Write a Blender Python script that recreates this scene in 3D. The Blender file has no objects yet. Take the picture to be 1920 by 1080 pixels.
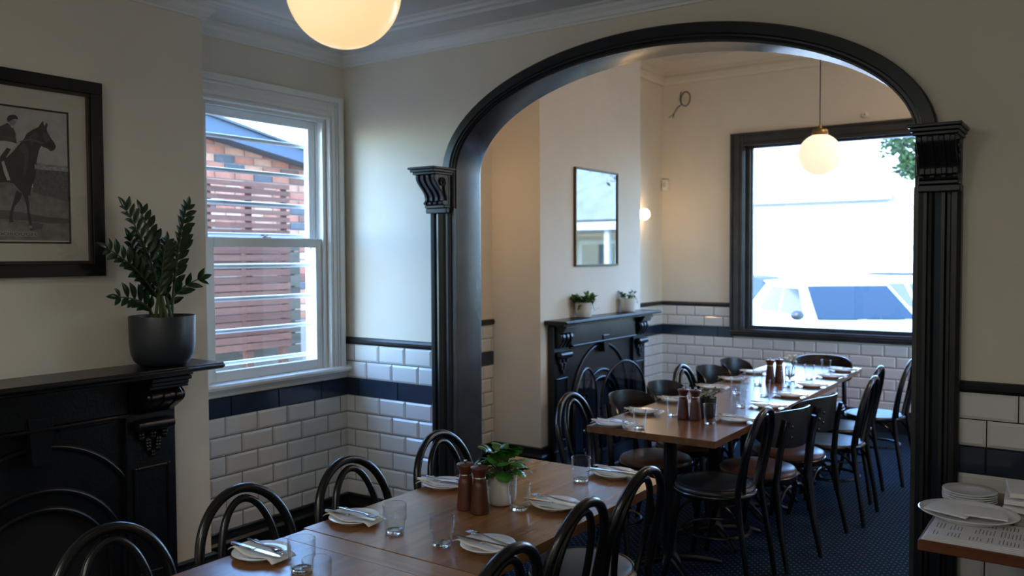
import bpy, math, random
from mathutils import Vector, Matrix
R = math.radians
rnd = random.Random(7)
S = bpy.context.scene
COL = S.collection

# ---------------------------------------------------------------- camera
cam_d = bpy.data.cameras.new('camera')
cam = bpy.data.objects.new('camera', cam_d); COL.objects.link(cam)
cam_d.sensor_width = 36.0
cam_d.lens = 1584.8 / 1920 * 36
cam_d.clip_start = 0.05
YAW, PIT, ROL = 0.6108, -0.0375, -0.0047
fw = Vector((-math.sin(YAW)*math.cos(PIT), math.cos(YAW)*math.cos(PIT), math.sin(PIT)))
rt = Vector((math.cos(YAW), math.sin(YAW), 0)); up = rt.cross(fw)
r2 = rt*math.cos(ROL)+up*math.sin(ROL); u2 = -rt*math.sin(ROL)+up*math.cos(ROL)
m3 = Matrix((r2, u2, -fw)).transposed()
cam.matrix_world = Matrix.Translation((3.7152, -3.5744, 1.6125)) @ m3.to_4x4()
cam_d.dof.use_dof = True
cam_d.dof.focus_distance = 2.9
cam_d.dof.aperture_fstop = 3.2
S.camera = cam

# ---------------------------------------------------------------- view and sky
vs = S.view_settings
vs.view_transform = 'Standard'; vs.look = 'None'; vs.gamma = 1.0; vs.use_curve_mapping = False
vs.exposure = 0.0
S.cycles.max_bounces = 14
S.cycles.diffuse_bounces = 8
S.cycles.glossy_bounces = 5
S.cycles.transmission_bounces = 10
S.cycles.transparent_max_bounces = 16
S.cycles.sample_clamp_indirect = 6.0
S.cycles.caustics_reflective = False
S.cycles.caustics_refractive = False
W = bpy.data.worlds.new('World'); S.world = W; W.use_nodes = True
wn = W.node_tree.nodes; wl = W.node_tree.links
bgn = wn['Background']
sky = wn.new('ShaderNodeTexSky'); sky.sky_type = 'NISHITA'
sky.sun_disc = False; sky.sun_elevation = R(42); sky.sun_rotation = R(180)
sky.air_density = 1.0; sky.dust_density = 1.0; sky.ozone_density = 1.0
stint = wn.new('ShaderNodeMixRGB'); stint.blend_type = 'MULTIPLY'; stint.inputs[0].default_value = 1.0; stint.inputs[2].default_value = (0.67, 0.95, 1.20, 1)
wl.new(sky.outputs[0], stint.inputs[1]); wl.new(stint.outputs[0], bgn.inputs['Color'])
bgn.inputs['Strength'].default_value = 3.0
sun_d = bpy.data.lights.new('sun', 'SUN'); sun_d.energy = 8.0; sun_d.angle = R(0.6); sun_d.color = (1.0, 0.86, 0.68)
sun = bpy.data.objects.new('sun', sun_d); COL.objects.link(sun)
sdir = Vector((0.02, -0.75, 0.66)).normalized()
sun.rotation_euler = sdir.to_track_quat('Z', 'Y').to_euler()
def portal(name, loc, rot, sx, sy):
    d = bpy.data.lights.new(name, 'AREA'); d.shape = 'RECTANGLE'; d.size = sx; d.size_y = sy
    d.cycles.is_portal = True
    o = bpy.data.objects.new(name, d); COL.objects.link(o); o.location = loc; o.rotation_euler = rot
portal('window_portal', (-0.20, -0.563, 1.69), (0, R(-90), 0), 1.6, 1.0)
portal('window_portal', (1.85, 4.92, 1.79), (R(-90), 0, 0), 2.2, 1.95)
portal('window_portal', (4.68, 3.25, 1.69), (0, R(90), 0), 1.6, 1.2)

# ---------------------------------------------------------------- materials
MATS = {}
def mat(name, col, rough=0.5, metal=0.0, spec=0.5, var=0.0, vscale=8.0, bump=0.0, bscale=60.0, coat=0.0, stretch=None):
    if name in MATS: return MATS[name]
    m = bpy.data.materials.new(name); m.use_nodes = True
    nt = m.node_tree; b = nt.nodes['Principled BSDF']
    b.inputs['Base Color'].default_value = (*col, 1)
    b.inputs['Roughness'].default_value = rough
    b.inputs['Metallic'].default_value = metal
    b.inputs['Specular IOR Level'].default_value = spec
    b.inputs['Coat Weight'].default_value = coat
    b.inputs['Coat Roughness'].default_value = 0.08
    tc = nt.nodes.new('ShaderNodeTexCoord')
    vec = tc.outputs['Object']
    if stretch:
        mp = nt.nodes.new('ShaderNodeMapping'); mp.inputs['Scale'].default_value = stretch
        nt.links.new(vec, mp.inputs['Vector']); vec = mp.outputs['Vector']
    if var > 0:
        n = nt.nodes.new('ShaderNodeTexNoise'); n.inputs['Scale'].default_value = vscale; n.inputs['Detail'].default_value = 6
        nt.links.new(vec, n.inputs['Vector'])
        r = nt.nodes.new('ShaderNodeValToRGB')
        lo = tuple(max(0, c*(1-var)) for c in col); hi = tuple(min(1, c*(1+var)) for c in col)
        r.color_ramp.elements[0].color = (*lo, 1); r.color_ramp.elements[0].position = 0.3
        r.color_ramp.elements[1].color = (*hi, 1); r.color_ramp.elements[1].position = 0.7
        nt.links.new(n.outputs['Fac'], r.inputs['Fac']); nt.links.new(r.outputs['Color'], b.inputs['Base Color'])
    if bump > 0:
        n2 = nt.nodes.new('ShaderNodeTexNoise'); n2.inputs['Scale'].default_value = bscale; n2.inputs['Detail'].default_value = 4
        nt.links.new(vec, n2.inputs['Vector'])
        bp = nt.nodes.new('ShaderNodeBump'); bp.inputs['Strength'].default_value = bump; bp.inputs['Distance'].default_value = 0.004
        nt.links.new(n2.outputs['Fac'], bp.inputs['Height']); nt.links.new(bp.outputs['Normal'], b.inputs['Normal'])
    MATS[name] = m
    return m
def wood(name, dark, light, axis, rough=0.35, coat=0.25, scale=1.0):
    if name in MATS: return MATS[name]
    m = bpy.data.materials.new(name); m.use_nodes = True
    nt = m.node_tree; b = nt.nodes['Principled BSDF']
    tc = nt.nodes.new('ShaderNodeTexCoord'); mp = nt.nodes.new('ShaderNodeMapping')
    oi = nt.nodes.new('ShaderNodeObjectInfo'); ad = nt.nodes.new('ShaderNodeVectorMath'); ad.operation = 'ADD'
    sc = [22*scale]*3; sc[axis] = 1.6*scale
    mp.inputs['Scale'].default_value = sc
    ml = nt.nodes.new('ShaderNodeMath'); ml.operation = 'MULTIPLY'; ml.inputs[1].default_value = 40
    nt.links.new(oi.outputs['Random'], ml.inputs[0])
    nt.links.new(tc.outputs['Object'], mp.inputs['Vector']); nt.links.new(mp.outputs['Vector'], ad.inputs[0]); nt.links.new(ml.outputs[0], ad.inputs[1])
    n = nt.nodes.new('ShaderNodeTexNoise'); n.inputs['Scale'].default_value = 1.0; n.inputs['Detail'].default_value = 8; n.inputs['Distortion'].default_value = 0.6
    nt.links.new(ad.outputs[0], n.inputs['Vector'])
    r = nt.nodes.new('ShaderNodeValToRGB')
    r.color_ramp.elements[0].color = (*dark, 1); r.color_ramp.elements[0].position = 0.32
    r.color_ramp.elements[1].color = (*light, 1); r.color_ramp.elements[1].position = 0.72
    nt.links.new(n.outputs['Fac'], r.inputs['Fac'])
    hs = nt.nodes.new('ShaderNodeHueSaturation')
    mr = nt.nodes.new('ShaderNodeMapRange'); mr.inputs['To Min'].default_value = 0.82; mr.inputs['To Max'].default_value = 1.18
    nt.links.new(oi.outputs['Random'], mr.inputs['Value']); nt.links.new(mr.outputs[0], hs.inputs['Value'])
    nt.links.new(r.outputs['Color'], hs.inputs['Color']); nt.links.new(hs.outputs['Color'], b.inputs['Base Color'])
    b.inputs['Roughness'].default_value = rough; b.inputs['Coat Weight'].default_value = coat; b.inputs['Coat Roughness'].default_value = 0.2
    bp = nt.nodes.new('ShaderNodeBump'); bp.inputs['Strength'].default_value = 0.06; bp.inputs['Distance'].default_value = 0.002
    nt.links.new(n.outputs['Fac'], bp.inputs['Height']); nt.links.new(bp.outputs['Normal'], b.inputs['Normal'])
    MATS[name] = m
    return m
def pane_mat(name, tint=(1, 1, 1), refl=0.08, rough=0.0, power=5.0, gain=0.9):
    if name in MATS: return MATS[name]
    m = bpy.data.materials.new(name); m.use_nodes = True
    nt = m.node_tree; nt.nodes.remove(nt.nodes['Principled BSDF'])
    out = nt.nodes['Material Output']
    t = nt.nodes.new('ShaderNodeBsdfTransparent'); t.inputs['Color'].default_value = (*tint, 1)
    g = nt.nodes.new('ShaderNodeBsdfGlossy'); g.inputs['Roughness'].default_value = rough
    lw = nt.nodes.new('ShaderNodeLayerWeight'); lw.inputs['Blend'].default_value = 0.5
    pw = nt.nodes.new('ShaderNodeMath'); pw.operation = 'POWER'; pw.inputs[1].default_value = power
    ma = nt.nodes.new('ShaderNodeMath'); ma.operation = 'MULTIPLY_ADD'; ma.inputs[1].default_value = gain; ma.inputs[2].default_value = refl*0.5
    mx = nt.nodes.new('ShaderNodeMixShader')
    nt.links.new(lw.outputs['Facing'], pw.inputs[0]); nt.links.new(pw.outputs[0], ma.inputs[0]); nt.links.new(ma.outputs[0], mx.inputs[0]); nt.links.new(t.outputs[0], mx.inputs[1]); nt.links.new(g.outputs[0], mx.inputs[2])
    nt.links.new(mx.outputs[0], out.inputs['Surface'])
    MATS[name] = m
    return m
def glass_mat(name, col=(1, 1, 1), rough=0.0):
    if name in MATS: return MATS[name]
    m = bpy.data.materials.new(name); m.use_nodes = True
    b = m.node_tree.nodes['Principled BSDF']
    b.inputs['Base Color'].default_value = (*col, 1); b.inputs['Roughness'].default_value = rough
    b.inputs['Transmission Weight'].default_value = 1.0; b.inputs['IOR'].default_value = 1.46
    MATS[name] = m
    return m
def emit_mat(name, col, strength):
    if name in MATS: return MATS[name]
    m = bpy.data.materials.new(name); m.use_nodes = True
    b = m.node_tree.nodes['Principled BSDF']
    b.inputs['Base Color'].default_value = (0.8, 0.78, 0.74, 1); b.inputs['Roughness'].default_value = 0.25
    b.inputs['Emission Color'].default_value = (*col, 1); b.inputs['Emission Strength'].default_value = strength
    MATS[name] = m
    return m
PAINT = mat('wall_paint', (0.76, 0.70, 0.60), 0.75, bump=0.12, bscale=90, var=0.03, vscale=3)
CEILP = mat('ceiling_paint', (0.76, 0.75, 0.72), 0.7, bump=0.08, bscale=60)
WHITE = mat('white_gloss_paint', (0.82, 0.83, 0.82), 0.3)
BLACK = mat('black_satin_paint', (0.009, 0.010, 0.012), 0.33, bump=0.12, bscale=50, var=0.2, vscale=6)
SLATEP = mat('slate_satin_paint', (0.040, 0.040, 0.040), 0.26, bump=0.12, bscale=45, var=0.2, vscale=5)
IRON = mat('black_cast_iron', (0.007, 0.0075, 0.009), 0.28, bump=0.25, bscale=70, var=0.3, vscale=10)
TILE = mat('white_glazed_tile', (0.72, 0.71, 0.69), 0.12, spec=0.6, var=0.04, vscale=4)
NAVY = mat('navy_glazed_tile', (0.022, 0.036, 0.06), 0.15, spec=0.6, var=0.25, vscale=5)
GROUT = mat('dark_grout', (0.016, 0.016, 0.016), 0.9)
CHAIRB = mat('black_lacquered_beech', (0.006, 0.006, 0.0065), 0.25, spec=0.6, var=0.3, vscale=12)
TAUPE = mat('taupe_vinyl', (0.22, 0.205, 0.185), 0.42, bump=0.15, bscale=180)
BROWNL = mat('brown_leather', (0.10, 0.045, 0.028), 0.33, bump=0.2, bscale=160, var=0.2, vscale=10)
BLACKL = mat('black_vinyl', (0.018, 0.019, 0.022), 0.38, bump=0.15, bscale=160)
SEATW = mat('dark_wood_seat', (0.05, 0.06, 0.07), 0.35, var=0.2, vscale=10)
PANELB = mat('dark_bent_plywood', (0.014, 0.010, 0.0075), 0.26, var=0.3, vscale=10)
CHINA = mat('white_china', (0.80, 0.80, 0.79), 0.1, spec=0.6)
NAPK = mat('white_paper_napkin', (0.80, 0.80, 0.80), 0.85, bump=0.2, bscale=120)
STEEL = mat('polished_steel', (0.72, 0.72, 0.73), 0.16, metal=1.0)
BRASS = mat('aged_brass', (0.32, 0.20, 0.08), 0.35, metal=1.0)
GLASS = glass_mat('clear_glass'); THING = pane_mat('thin_tumbler_glass', (0.97, 0.98, 0.98), 0.016, 0.015, 2.6, 0.75)
PANE = pane_mat('window_glass')
MILLW = wood('red_brown_mill_wood', (0.06, 0.016, 0.008), (0.13, 0.036, 0.018), 2, 0.4, 0.1, 0.6)
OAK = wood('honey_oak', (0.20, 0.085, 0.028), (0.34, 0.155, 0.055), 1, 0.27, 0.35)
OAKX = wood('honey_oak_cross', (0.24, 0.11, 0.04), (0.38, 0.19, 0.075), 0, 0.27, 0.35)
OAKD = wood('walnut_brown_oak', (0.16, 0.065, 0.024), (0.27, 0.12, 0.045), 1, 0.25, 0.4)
SIDEW = wood('red_brown_timber', (0.09, 0.025, 0.010), (0.16, 0.05, 0.02), 0, 0.3, 0.3)
SLATW = wood('red_timber_slat', (0.10, 0.036, 0.026), (0.21, 0.095, 0.07), 1, 0.7, 0.0, 0.4)
FENCEW = wood('weathered_board', (0.07, 0.065, 0.05), (0.14, 0.13, 0.105), 1, 0.8, 0.0, 0.4)
SOIL = mat('potting_soil', (0.03, 0.018, 0.012), 0.95, bump=0.8, bscale=150)
LEAFD = mat('dark_glossy_leaf', (0.018, 0.045, 0.016), 0.22, spec=0.6, var=0.35, vscale=15)
LEAFG = mat('bright_green_leaf', (0.045, 0.16, 0.025), 0.3, var=0.35, vscale=25)
LEAFH = mat('herb_leaf', (0.10, 0.20, 0.045), 0.5, var=0.35, vscale=30)
STEMG = mat('green_stem', (0.06, 0.10, 0.03), 0.5)
DPOT = mat('charcoal_ceramic', (0.022, 0.027, 0.033), 0.36, bump=0.03, bscale=30)
WPOT = mat('white_ceramic', (0.74, 0.73, 0.70), 0.3)

# carpet with rows of small pale flecks
CARPET = bpy.data.materials.new('navy_flecked_carpet'); CARPET.use_nodes = True
nt = CARPET.node_tree; b = nt.nodes['Principled BSDF']
tc = nt.nodes.new('ShaderNodeTexCoord'); mp = nt.nodes.new('ShaderNodeMapping'); mp.inputs['Rotation'].default_value = (0, 0, R(45))
nt.links.new(tc.outputs['Object'], mp.inputs['Vector'])
vo = nt.nodes.new('ShaderNodeTexVoronoi'); vo.voronoi_dimensions = '2D'; vo.inputs['Scale'].default_value = 32; vo.inputs['Randomness'].default_value = 0.0
nt.links.new(mp.outputs['Vector'], vo.inputs['Vector'])
r = nt.nodes.new('ShaderNodeValToRGB')
r.color_ramp.elements[0].color = (0.17, 0.22, 0.29, 1); r.color_ramp.elements[0].position = 0.10
r.color_ramp.elements[1].color = (0.006, 0.023, 0.052, 1); r.color_ramp.elements[1].position = 0.2
nt.links.new(vo.outputs['Distance'], r.inputs['Fac'])
nz = nt.nodes.new('ShaderNodeTexNoise'); nz.inputs['Scale'].default_value = 160
nt.links.new(tc.outputs['Object'], nz.inputs['Vector'])
mxc = nt.nodes.new('ShaderNodeMixRGB'); mxc.blend_type = 'MULTIPLY'; mxc.inputs['Fac'].default_value = 0.7
nt.links.new(r.outputs['Color'], mxc.inputs[1]); nt.links.new(nz.outputs['Fac'], mxc.inputs[2])
nt.links.new(mxc.outputs[0], b.inputs['Base Color']); b.inputs['Roughness'].default_value = 0.95; b.inputs['Specular IOR Level'].default_value = 0.1
bp = nt.nodes.new('ShaderNodeBump'); bp.inputs['Strength'].default_value = 0.5; bp.inputs['Distance'].default_value = 0.004
nt.links.new(nz.outputs['Fac'], bp.inputs['Height']); nt.links.new(bp.outputs['Normal'], b.inputs['Normal'])

# ---------------------------------------------------------------- mesh helpers
class MB:
    def __init__(s): s.v = []; s.f = []; s.sm = []
    def add(s, vs_, fs, smooth=False):
        o = len(s.v); s.v += [tuple(p) for p in vs_]
        for f in fs: s.f.append(tuple(i+o for i in f)); s.sm.append(smooth)
        return s
    def box(s, x0, x1, y0, y1, z0, z1):
        v = [(x0,y0,z0),(x1,y0,z0),(x1,y1,z0),(x0,y1,z0),(x0,y0,z1),(x1,y0,z1),(x1,y1,z1),(x0,y1,z1)]
        return s.add(v, [(3,2,1,0),(4,5,6,7),(0,1,5,4),(1,2,6,5),(2,3,7,6),(3,0,4,7)])
    def cbox(s, x0, x1, y0, y1, z0, z1, c):
        # box with chamfered top and vertical edges (chamfer c)
        def ring(z, i): return [(x0+i,y0+i,z),(x1-i,y0+i,z),(x1-i,y1-i,z),(x0+i,y1-i,z)]
        v = ring(z0, c) + ring(z0+c, 0) + ring(z1-c, 0) + ring(z1, c)
        f = [(3,2,1,0),(12,13,14,15)]
        for k in range(3):
            for i in range(4):
                j = (i+1) % 4; f.append((k*4+i, k*4+j, k*4+4+j, k*4+4+i))
        return s.add(v, f)
    def lathe(s, prof, n=24, c=(0,0,0), smooth=True, axis='z', cap=True):
        vv = []; ff = []
        for (r_, z) in prof:
            for i in range(n):
                a = 2*math.pi*i/n
                p = (r_*math.cos(a), r_*math.sin(a), z)
                if axis == 'x': p = (z, p[0], p[1])
                if axis == 'y': p = (p[0], z, p[1])
                vv.append((p[0]+c[0], p[1]+c[1], p[2]+c[2]))
        for k in range(len(prof)-1):
            for i in range(n):
                j = (i+1) % n; ff.append((k*n+i, k*n+j, (k+1)*n+j, (k+1)*n+i))
        if cap:
            if prof[0][0] > 1e-6: ff.append(tuple(reversed(range(n))))
            if prof[-1][0] > 1e-6: ff.append(tuple(range((len(prof)-1)*n, len(prof)*n)))
        return s.add(vv, ff, smooth)
    def tube(s, pts, rad, n=8, closed=False, smooth=True):
        P = [Vector(p) for p in pts]; m = len(P)
        rads = rad if isinstance(rad, (list, tuple)) else [rad]*m
        T = []
        for i in range(m):
            a = P[(i-1) % m] if (i > 0 or closed) else P[i]; c_ = P[(i+1) % m] if (i < m-1 or closed) else P[i]
            T.append((c_-a).normalized())
        t0 = T[0]; ref = Vector((0,0,1)) if abs(t0.z) < 0.9 else Vector((1,0,0))
        N = [(ref - t0*ref.dot(t0)).normalized()]
        for i in range(1, m):
            nn = N[-1] - T[i]*N[-1].dot(T[i]); N.append(nn.normalized())
        vv = []
        for i in range(m):
            B = T[i].cross(N[i])
            for k in range(n):
                a = 2*math.pi*k/n; vv.append(P[i] + (N[i]*math.cos(a)+B*math.sin(a))*rads[i])
        ff = []
        for i in range(m if closed else m-1):
            i2 = (i+1) % m
            for k in range(n):
                k2 = (k+1) % n; ff.append((i*n+k, i*n+k2, i2*n+k2, i2*n+k))
        if not closed: ff.append(tuple(reversed(range(n)))); ff.append(tuple(range((m-1)*n, m*n)))
        return s.add(vv, ff, smooth)
    def prism(s, poly, a0, a1, axis='z', smooth=False):
        # poly: 2D points in the two other axes (x->(y,z), y->(x,z), z->(x,y))
        n = len(poly)
        def P(p, a):
            return {'x': (a, p[0], p[1]), 'y': (p[0], a, p[1]), 'z': (p[0], p[1], a)}[axis]
        v = [P(p, a0) for p in poly] + [P(p, a1) for p in poly]
        f = [tuple(reversed(range(n))), tuple(range(n, 2*n))]
        for i in range(n): j = (i+1) % n; f.append((i, j, n+j, n+i))
        return s.add(v, f, smooth)
    def ball(s, c, r_, n=24, m=14, sz=1.0):
        return s.lathe([(max(1e-4, r_*math.sin(math.pi*k/m)), -r_*sz*math.cos(math.pi*k/m)) for k in range(m+1)], n, c, True, cap=False)
    def mesh(s, name):
        me = bpy.data.meshes.new(name); me.from_pydata(s.v, [], s.f)
        me.polygons.foreach_set('use_smooth', s.sm); me.update()
        return me
    def build(s, name, material, parent=None, bevel=0.0, sharp=True, ang=50):
        me = s.mesh(name); me.materials.append(material)
        o = link(name, me, parent)
        if bevel > 0:
            b_ = o.modifiers.new('bevel', 'BEVEL'); b_.width = bevel; b_.segments = 2; b_.limit_method = 'ANGLE'
        if sharp and any(s.sm):
            try: me.set_sharp_from_angle(angle=R(ang))
            except Exception: pass
        return o
def fix_normals(me):
    import bmesh
    bm = bmesh.new(); bm.from_mesh(me); bmesh.ops.recalc_face_normals(bm, faces=bm.faces); bm.to_mesh(me); bm.free()
def link(name, data, parent=None):
    o = bpy.data.objects.new(name, data); COL.objects.link(o)
    if parent: o.parent = parent
    return o
def tag(o, label, cat, group=None):
    o['label'] = label; o['category'] = cat
    if group: o['group'] = group
    return o
def thing(name, label, cat, loc=(0,0,0), rz=0.0, group=None):
    o = link(name, None); o.location = loc; o.rotation_euler = (0, 0, rz); o.empty_display_size = 0.1
    return tag(o, label, cat, group)
def struct(o, label=None):
    o['kind'] = 'structure'
    if label: o['label'] = label
    return o
def copy_tree(o, parent=None):
    c = o.copy(); COL.objects.link(c); c.parent = parent
    for ch in list(o.children): copy_tree(ch, c)
    return c
def molding(path, prof, closed=False):
    """sweep a (distance from wall, z) profile along a plan polyline, the room on the left of travel"""
    P = [Vector((p[0], p[1])) for p in path]; mb = MB(); n = len(P); k = len(prof)
    vv = []
    for i in range(n):
        dirs = []
        if i > 0: dirs.append((P[i]-P[i-1]).normalized())
        if i < n-1: dirs.append((P[i+1]-P[i]).normalized())
        ns = [Vector((-d.y, d.x)) for d in dirs]
        if len(ns) == 1: m_ = ns[0]
        else:
            m_ = (ns[0]+ns[1]); m_ = m_ / max(1e-6, m_.dot(ns[0]))
        for (d_, z) in prof: vv.append((P[i].x+m_.x*d_, P[i].y+m_.y*d_, z))
    ff = []
    for i in range(n-1):
        for j in range(k-1): ff.append((i*k+j, (i+1)*k+j, (i+1)*k+j+1, i*k+j+1))
    ff.append(tuple(range(k))); ff.append(tuple(reversed(range((n-1)*k, n*k))))
    return mb.add(vv, ff)

# ================================================================ SETTING
YF = 4.611            # far wall
BX, BY0, BY1 = 0.234, -2.75, -1.126    # near chimney breast
B2X, B2Y0, B2Y1 = 0.345, 1.60, 3.225   # far chimney breast
XL2 = -0.09
CEIL1, CEIL2 = 2.80, 3.60
XR = 5.2; YB = -5.8; XR2 = 4.4
T = 0.102
ZB = 0.20; Z1 = ZB+5.78*T; Z2 = Z1+T; Z3 = Z2+2*T; Z4 = Z3+0.042
struct(MB().box(-0.3, XR+0.2, YB-0.2, YF+0.3, -0.12, 0).build('floor', CARPET), 'navy carpet with rows of pale flecks')
struct(MB().box(-0.3, XR+0.2, YB-0.2, 0.1, CEIL1, CEIL1+0.1).build('ceiling', CEILP), 'white plaster ceiling of the near room')
struct(MB().box(-0.4, XR2+0.2, 0.1, YF+0.3, CEIL2, CEIL2+0.1).build('ceiling', CEILP), 'white plaster ceiling of the far room')

# left wall of the near room with the sash window opening
WY0, WY1, WZ0, WZ1 = -0.972, -0.154, 0.955, 2.412
mb = MB()
mb.box(-0.17, 0, YB, WY0, 0, CEIL1); mb.box(-0.17, 0, WY1, 0.0, 0, CEIL1)
mb.box(-0.17, 0, WY0, WY1, 0, WZ0); mb.box(-0.17, 0, WY0, WY1, WZ1, CEIL1)
wall_left = struct(mb.build('wall_left', PAINT), 'cream wall holding the sash window beside the chimney breast')
struct(MB().box(0, BX, BY0, BY1, 0, CEIL1).build('wall_chimney_near', PAINT), 'cream chimney breast behind the plant and horse picture')
struct(MB().box(-0.3, XR+0.2, YB-0.2, YB, 0, CEIL1).build('wall_back', PAINT))
struct(MB().box(XR, XR+0.2, YB, 0.0, 0, CEIL1).build('wall_right', PAINT))

# arch wall
AC, AA, AB, AZS = 1.992, 1.13, 0.508, 2.06     # reveal half-width, rise, springing
NA = 48
def arch_pts(a, b_, zs=AZS, n=NA, c=AC):
    return [(c-a*math.cos(math.pi*i/n), zs+b_*math.sin(math.pi*i/n)) for i in range(n+1)]
def arch_wall():
    mb = MB(); y0, y1, top = 0.0, 0.2, 3.65
    mb.box(-0.17, AC-AA, y0, y1, 0, top); mb.box(AC+AA, XR+0.2, y0, y1, 0, top)
    pts = arch_pts(AA, AB)
    for i in range(NA):
        (xa, za), (xb, zb) = pts[i], pts[i+1]
        v = [(xa,y0,za),(xb,y0,zb),(xb,y0,top),(xa,y0,top),(xa,y1,za),(xb,y1,zb),(xb,y1,top),(xa,y1,top)]
        mb.add(v, [(0,1,2,3),(5,4,7,6),(4,5,1,0)])
    return mb
wall_arch = struct(arch_wall().build('wall_arch', PAINT), 'cream wall pierced by the wide dark arch')

# far room walls
FX0, FX1, FZ0, FZ1 = 0.80, 2.90, 0.865, 2.715
mb = MB()
mb.box(XL2-0.2, FX0, YF, YF+0.25, 0, CEIL2); mb.box(FX1, XR2+0.2, YF, YF+0.25, 0, CEIL2)
mb.box(FX0, FX1, YF, YF+0.25, 0, FZ0); mb.box(FX0, FX1, YF, YF+0.25, FZ1, CEIL2)
wall_far = struct(mb.build('wall_far', PAINT), 'cream far wall around the big street window')
wall_left_far = struct(MB().box(XL2-0.2, XL2, 0.2, YF, 0, CEIL2).build('wall_left_far', PAINT), 'cream alcove wall of the far room')
struct(MB().box(XL2, B2X, B2Y0, B2Y1, 0, CEIL2).build('wall_chimney_far', PAINT), 'cream chimney breast behind the mirror in the far room')
mb = MB(); SY0, SY1, SZ0, SZ1 = 2.7, 3.8, 0.92, 2.45
mb.box(XR2, XR2+0.2, 0.2, SY0, 0, CEIL2); mb.box(XR2, XR2+0.2, SY1, YF, 0, CEIL2); mb.box(XR2, XR2+0.2, SY0, SY1, 0, SZ0); mb.box(XR2, XR2+0.2, SY0, SY1, SZ1, CEIL2)
struct(mb.build('wall_right_far', PAINT))
w3 = link('window_3', None); struct(w3, 'side window of the far room, out of view to the right')
for (a, c, d, e) in ((SY0-0.08, SY0+0.05, SZ0-0.06, SZ1+0.08), (SY1-0.05, SY1+0.08, SZ0-0.06, SZ1+0.08), (SY0+0.05, SY1-0.05, SZ0-0.06, SZ0+0.05), (SY0+0.05, SY1-0.05, SZ1-0.05, SZ1+0.08), (3.22, 3.28, SZ0+0.05, SZ1-0.05)):
    MB().box(XR2-0.03, XR2+0.12, a, c, d, e).build('frame_bar', SLATEP, w3, 0.004)
MB().box(XR2+0.05, XR2+0.056, SY0, SY1, SZ0, SZ1).build('pane', PANE, w3)

struct(MB().box(0.3, XR2+1.5, 1.5, YF+0.25, CEIL2+0.1, 10.4).build('wall_shade_block', PAINT), 'unseen block above the far room, added to shade the street')  # unseen mass added over the far room to shade street and cars

# ---------------------------------------------------------------- tiles
TCACHE = {}
def tile_mesh(w, h, mat_, bev, th):
    key = (round(w, 3), round(h, 3), mat_.name)
    if key in TCACHE: return TCACHE[key]
    b_ = min(bev, w*0.3); e = 0.0025
    def ring(i, d): return [(i, -d, i), (w-i, -d, i), (w-i, -d, h-i), (i, -d, h-i)]
    v = ring(0, 0) + ring(0, e) + ring(b_, th)
    f = [(8, 9, 10, 11)]
    for k in range(2):
        for i in range(4):
            j = (i+1) % 4; f.append((k*4+i, k*4+j, k*4+4+j, k*4+4+i))
    me = MB().add(v, f).mesh('tile'); me.materials.append(mat_); TCACHE[key] = me
    return me
def tile_rows(parent, org, ang, length, rows, stop=None):
    """tiles on a wall; local x along wall, -y out of wall; rows: (z0, z1, material, pitch, first joint)"""
    M = Matrix.Translation(org) @ Matrix.Rotation(ang, 4, 'Z')
    back = MB().box(0, length, -0.004, 0, rows[0][0], rows[-1][1])
    g = back.build('grout', GROUT, parent); g.matrix_local = M
    for (z0, z1, m_, pitch, j0) in rows:
        js = [0.0]; x = j0
        while x < length-1e-4:
            if x > 0.004: js.append(x)
            x += pitch
        js.append(length)
        for a, b_ in zip(js[:-1], js[1:]):
            w = b_-a-0.0042
            if w < 0.006: continue
            if stop and stop(a, b_, z0, z1): continue
            me = tile_mesh(w, z1-z0-0.0042, m_, 0.011 if m_ is TILE else 0.0015, 0.0095 if m_ is TILE else 0.009)
            o = link('tile' if m_ is TILE else 'navy_tile', me, parent)
            o.matrix_local = M @ Matrix.Translation((a+0.0021, -0.003, z0+0.0021))
def dado(j_even, j_odd, jn, top=True, white_only_low=False):
    rows = [(ZB-0.022, ZB+0.78*T, TILE, 0.202, j_odd)]
    for k in range(5):
        z = ZB+0.78*T+k*T
        rows.append((z, z+T, TILE, 0.202, j_even if k % 2 == 0 else j_odd))
    rows.append((Z1, Z2, NAVY, 0.31, jn))
    if top:
        rows.append((Z2, Z2+T, TILE, 0.202, j_odd)); rows.append((Z2+T, Z3, TILE, 0.202, j_even))
    return rows
# alcove below the sash window: runs from the chimney breast to the corner (local x = y+1.126, facing +x)
tile_rows(wall_left, (0, BY1, 0), R(90), -BY1, dado(0.055, 0.156, 0.291, top=False))
# arch wall left of the arch (local x = x), right of the arch
tile_rows(wall_arch, (0, 0, 0), 0, 0.71, dado(0.068, 0.169, 0.108))
tile_rows(wall_arch, (3.265, 0, 0), 0, XR-3.265, dado(0.003, 0.104, 0.104))
# far room
tile_rows(wall_left_far, (XL2, B2Y1, 0), R(90), YF-B2Y1, dado(0.03, 0.131, 0.2))
tile_rows(wall_left_far, (XL2, 0.2, 0), R(90), B2Y0-0.2, dado(0.06, 0.161, 0.2))
far_rows = dado(0.168, 0.067, 0.31)
tile_rows(wall_far, (XL2, YF, 0), 0, 3.75, far_rows[:6])
tile_rows(wall_far, (XL2, YF, 0), 0, 0.78, far_rows[6:])

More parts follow.
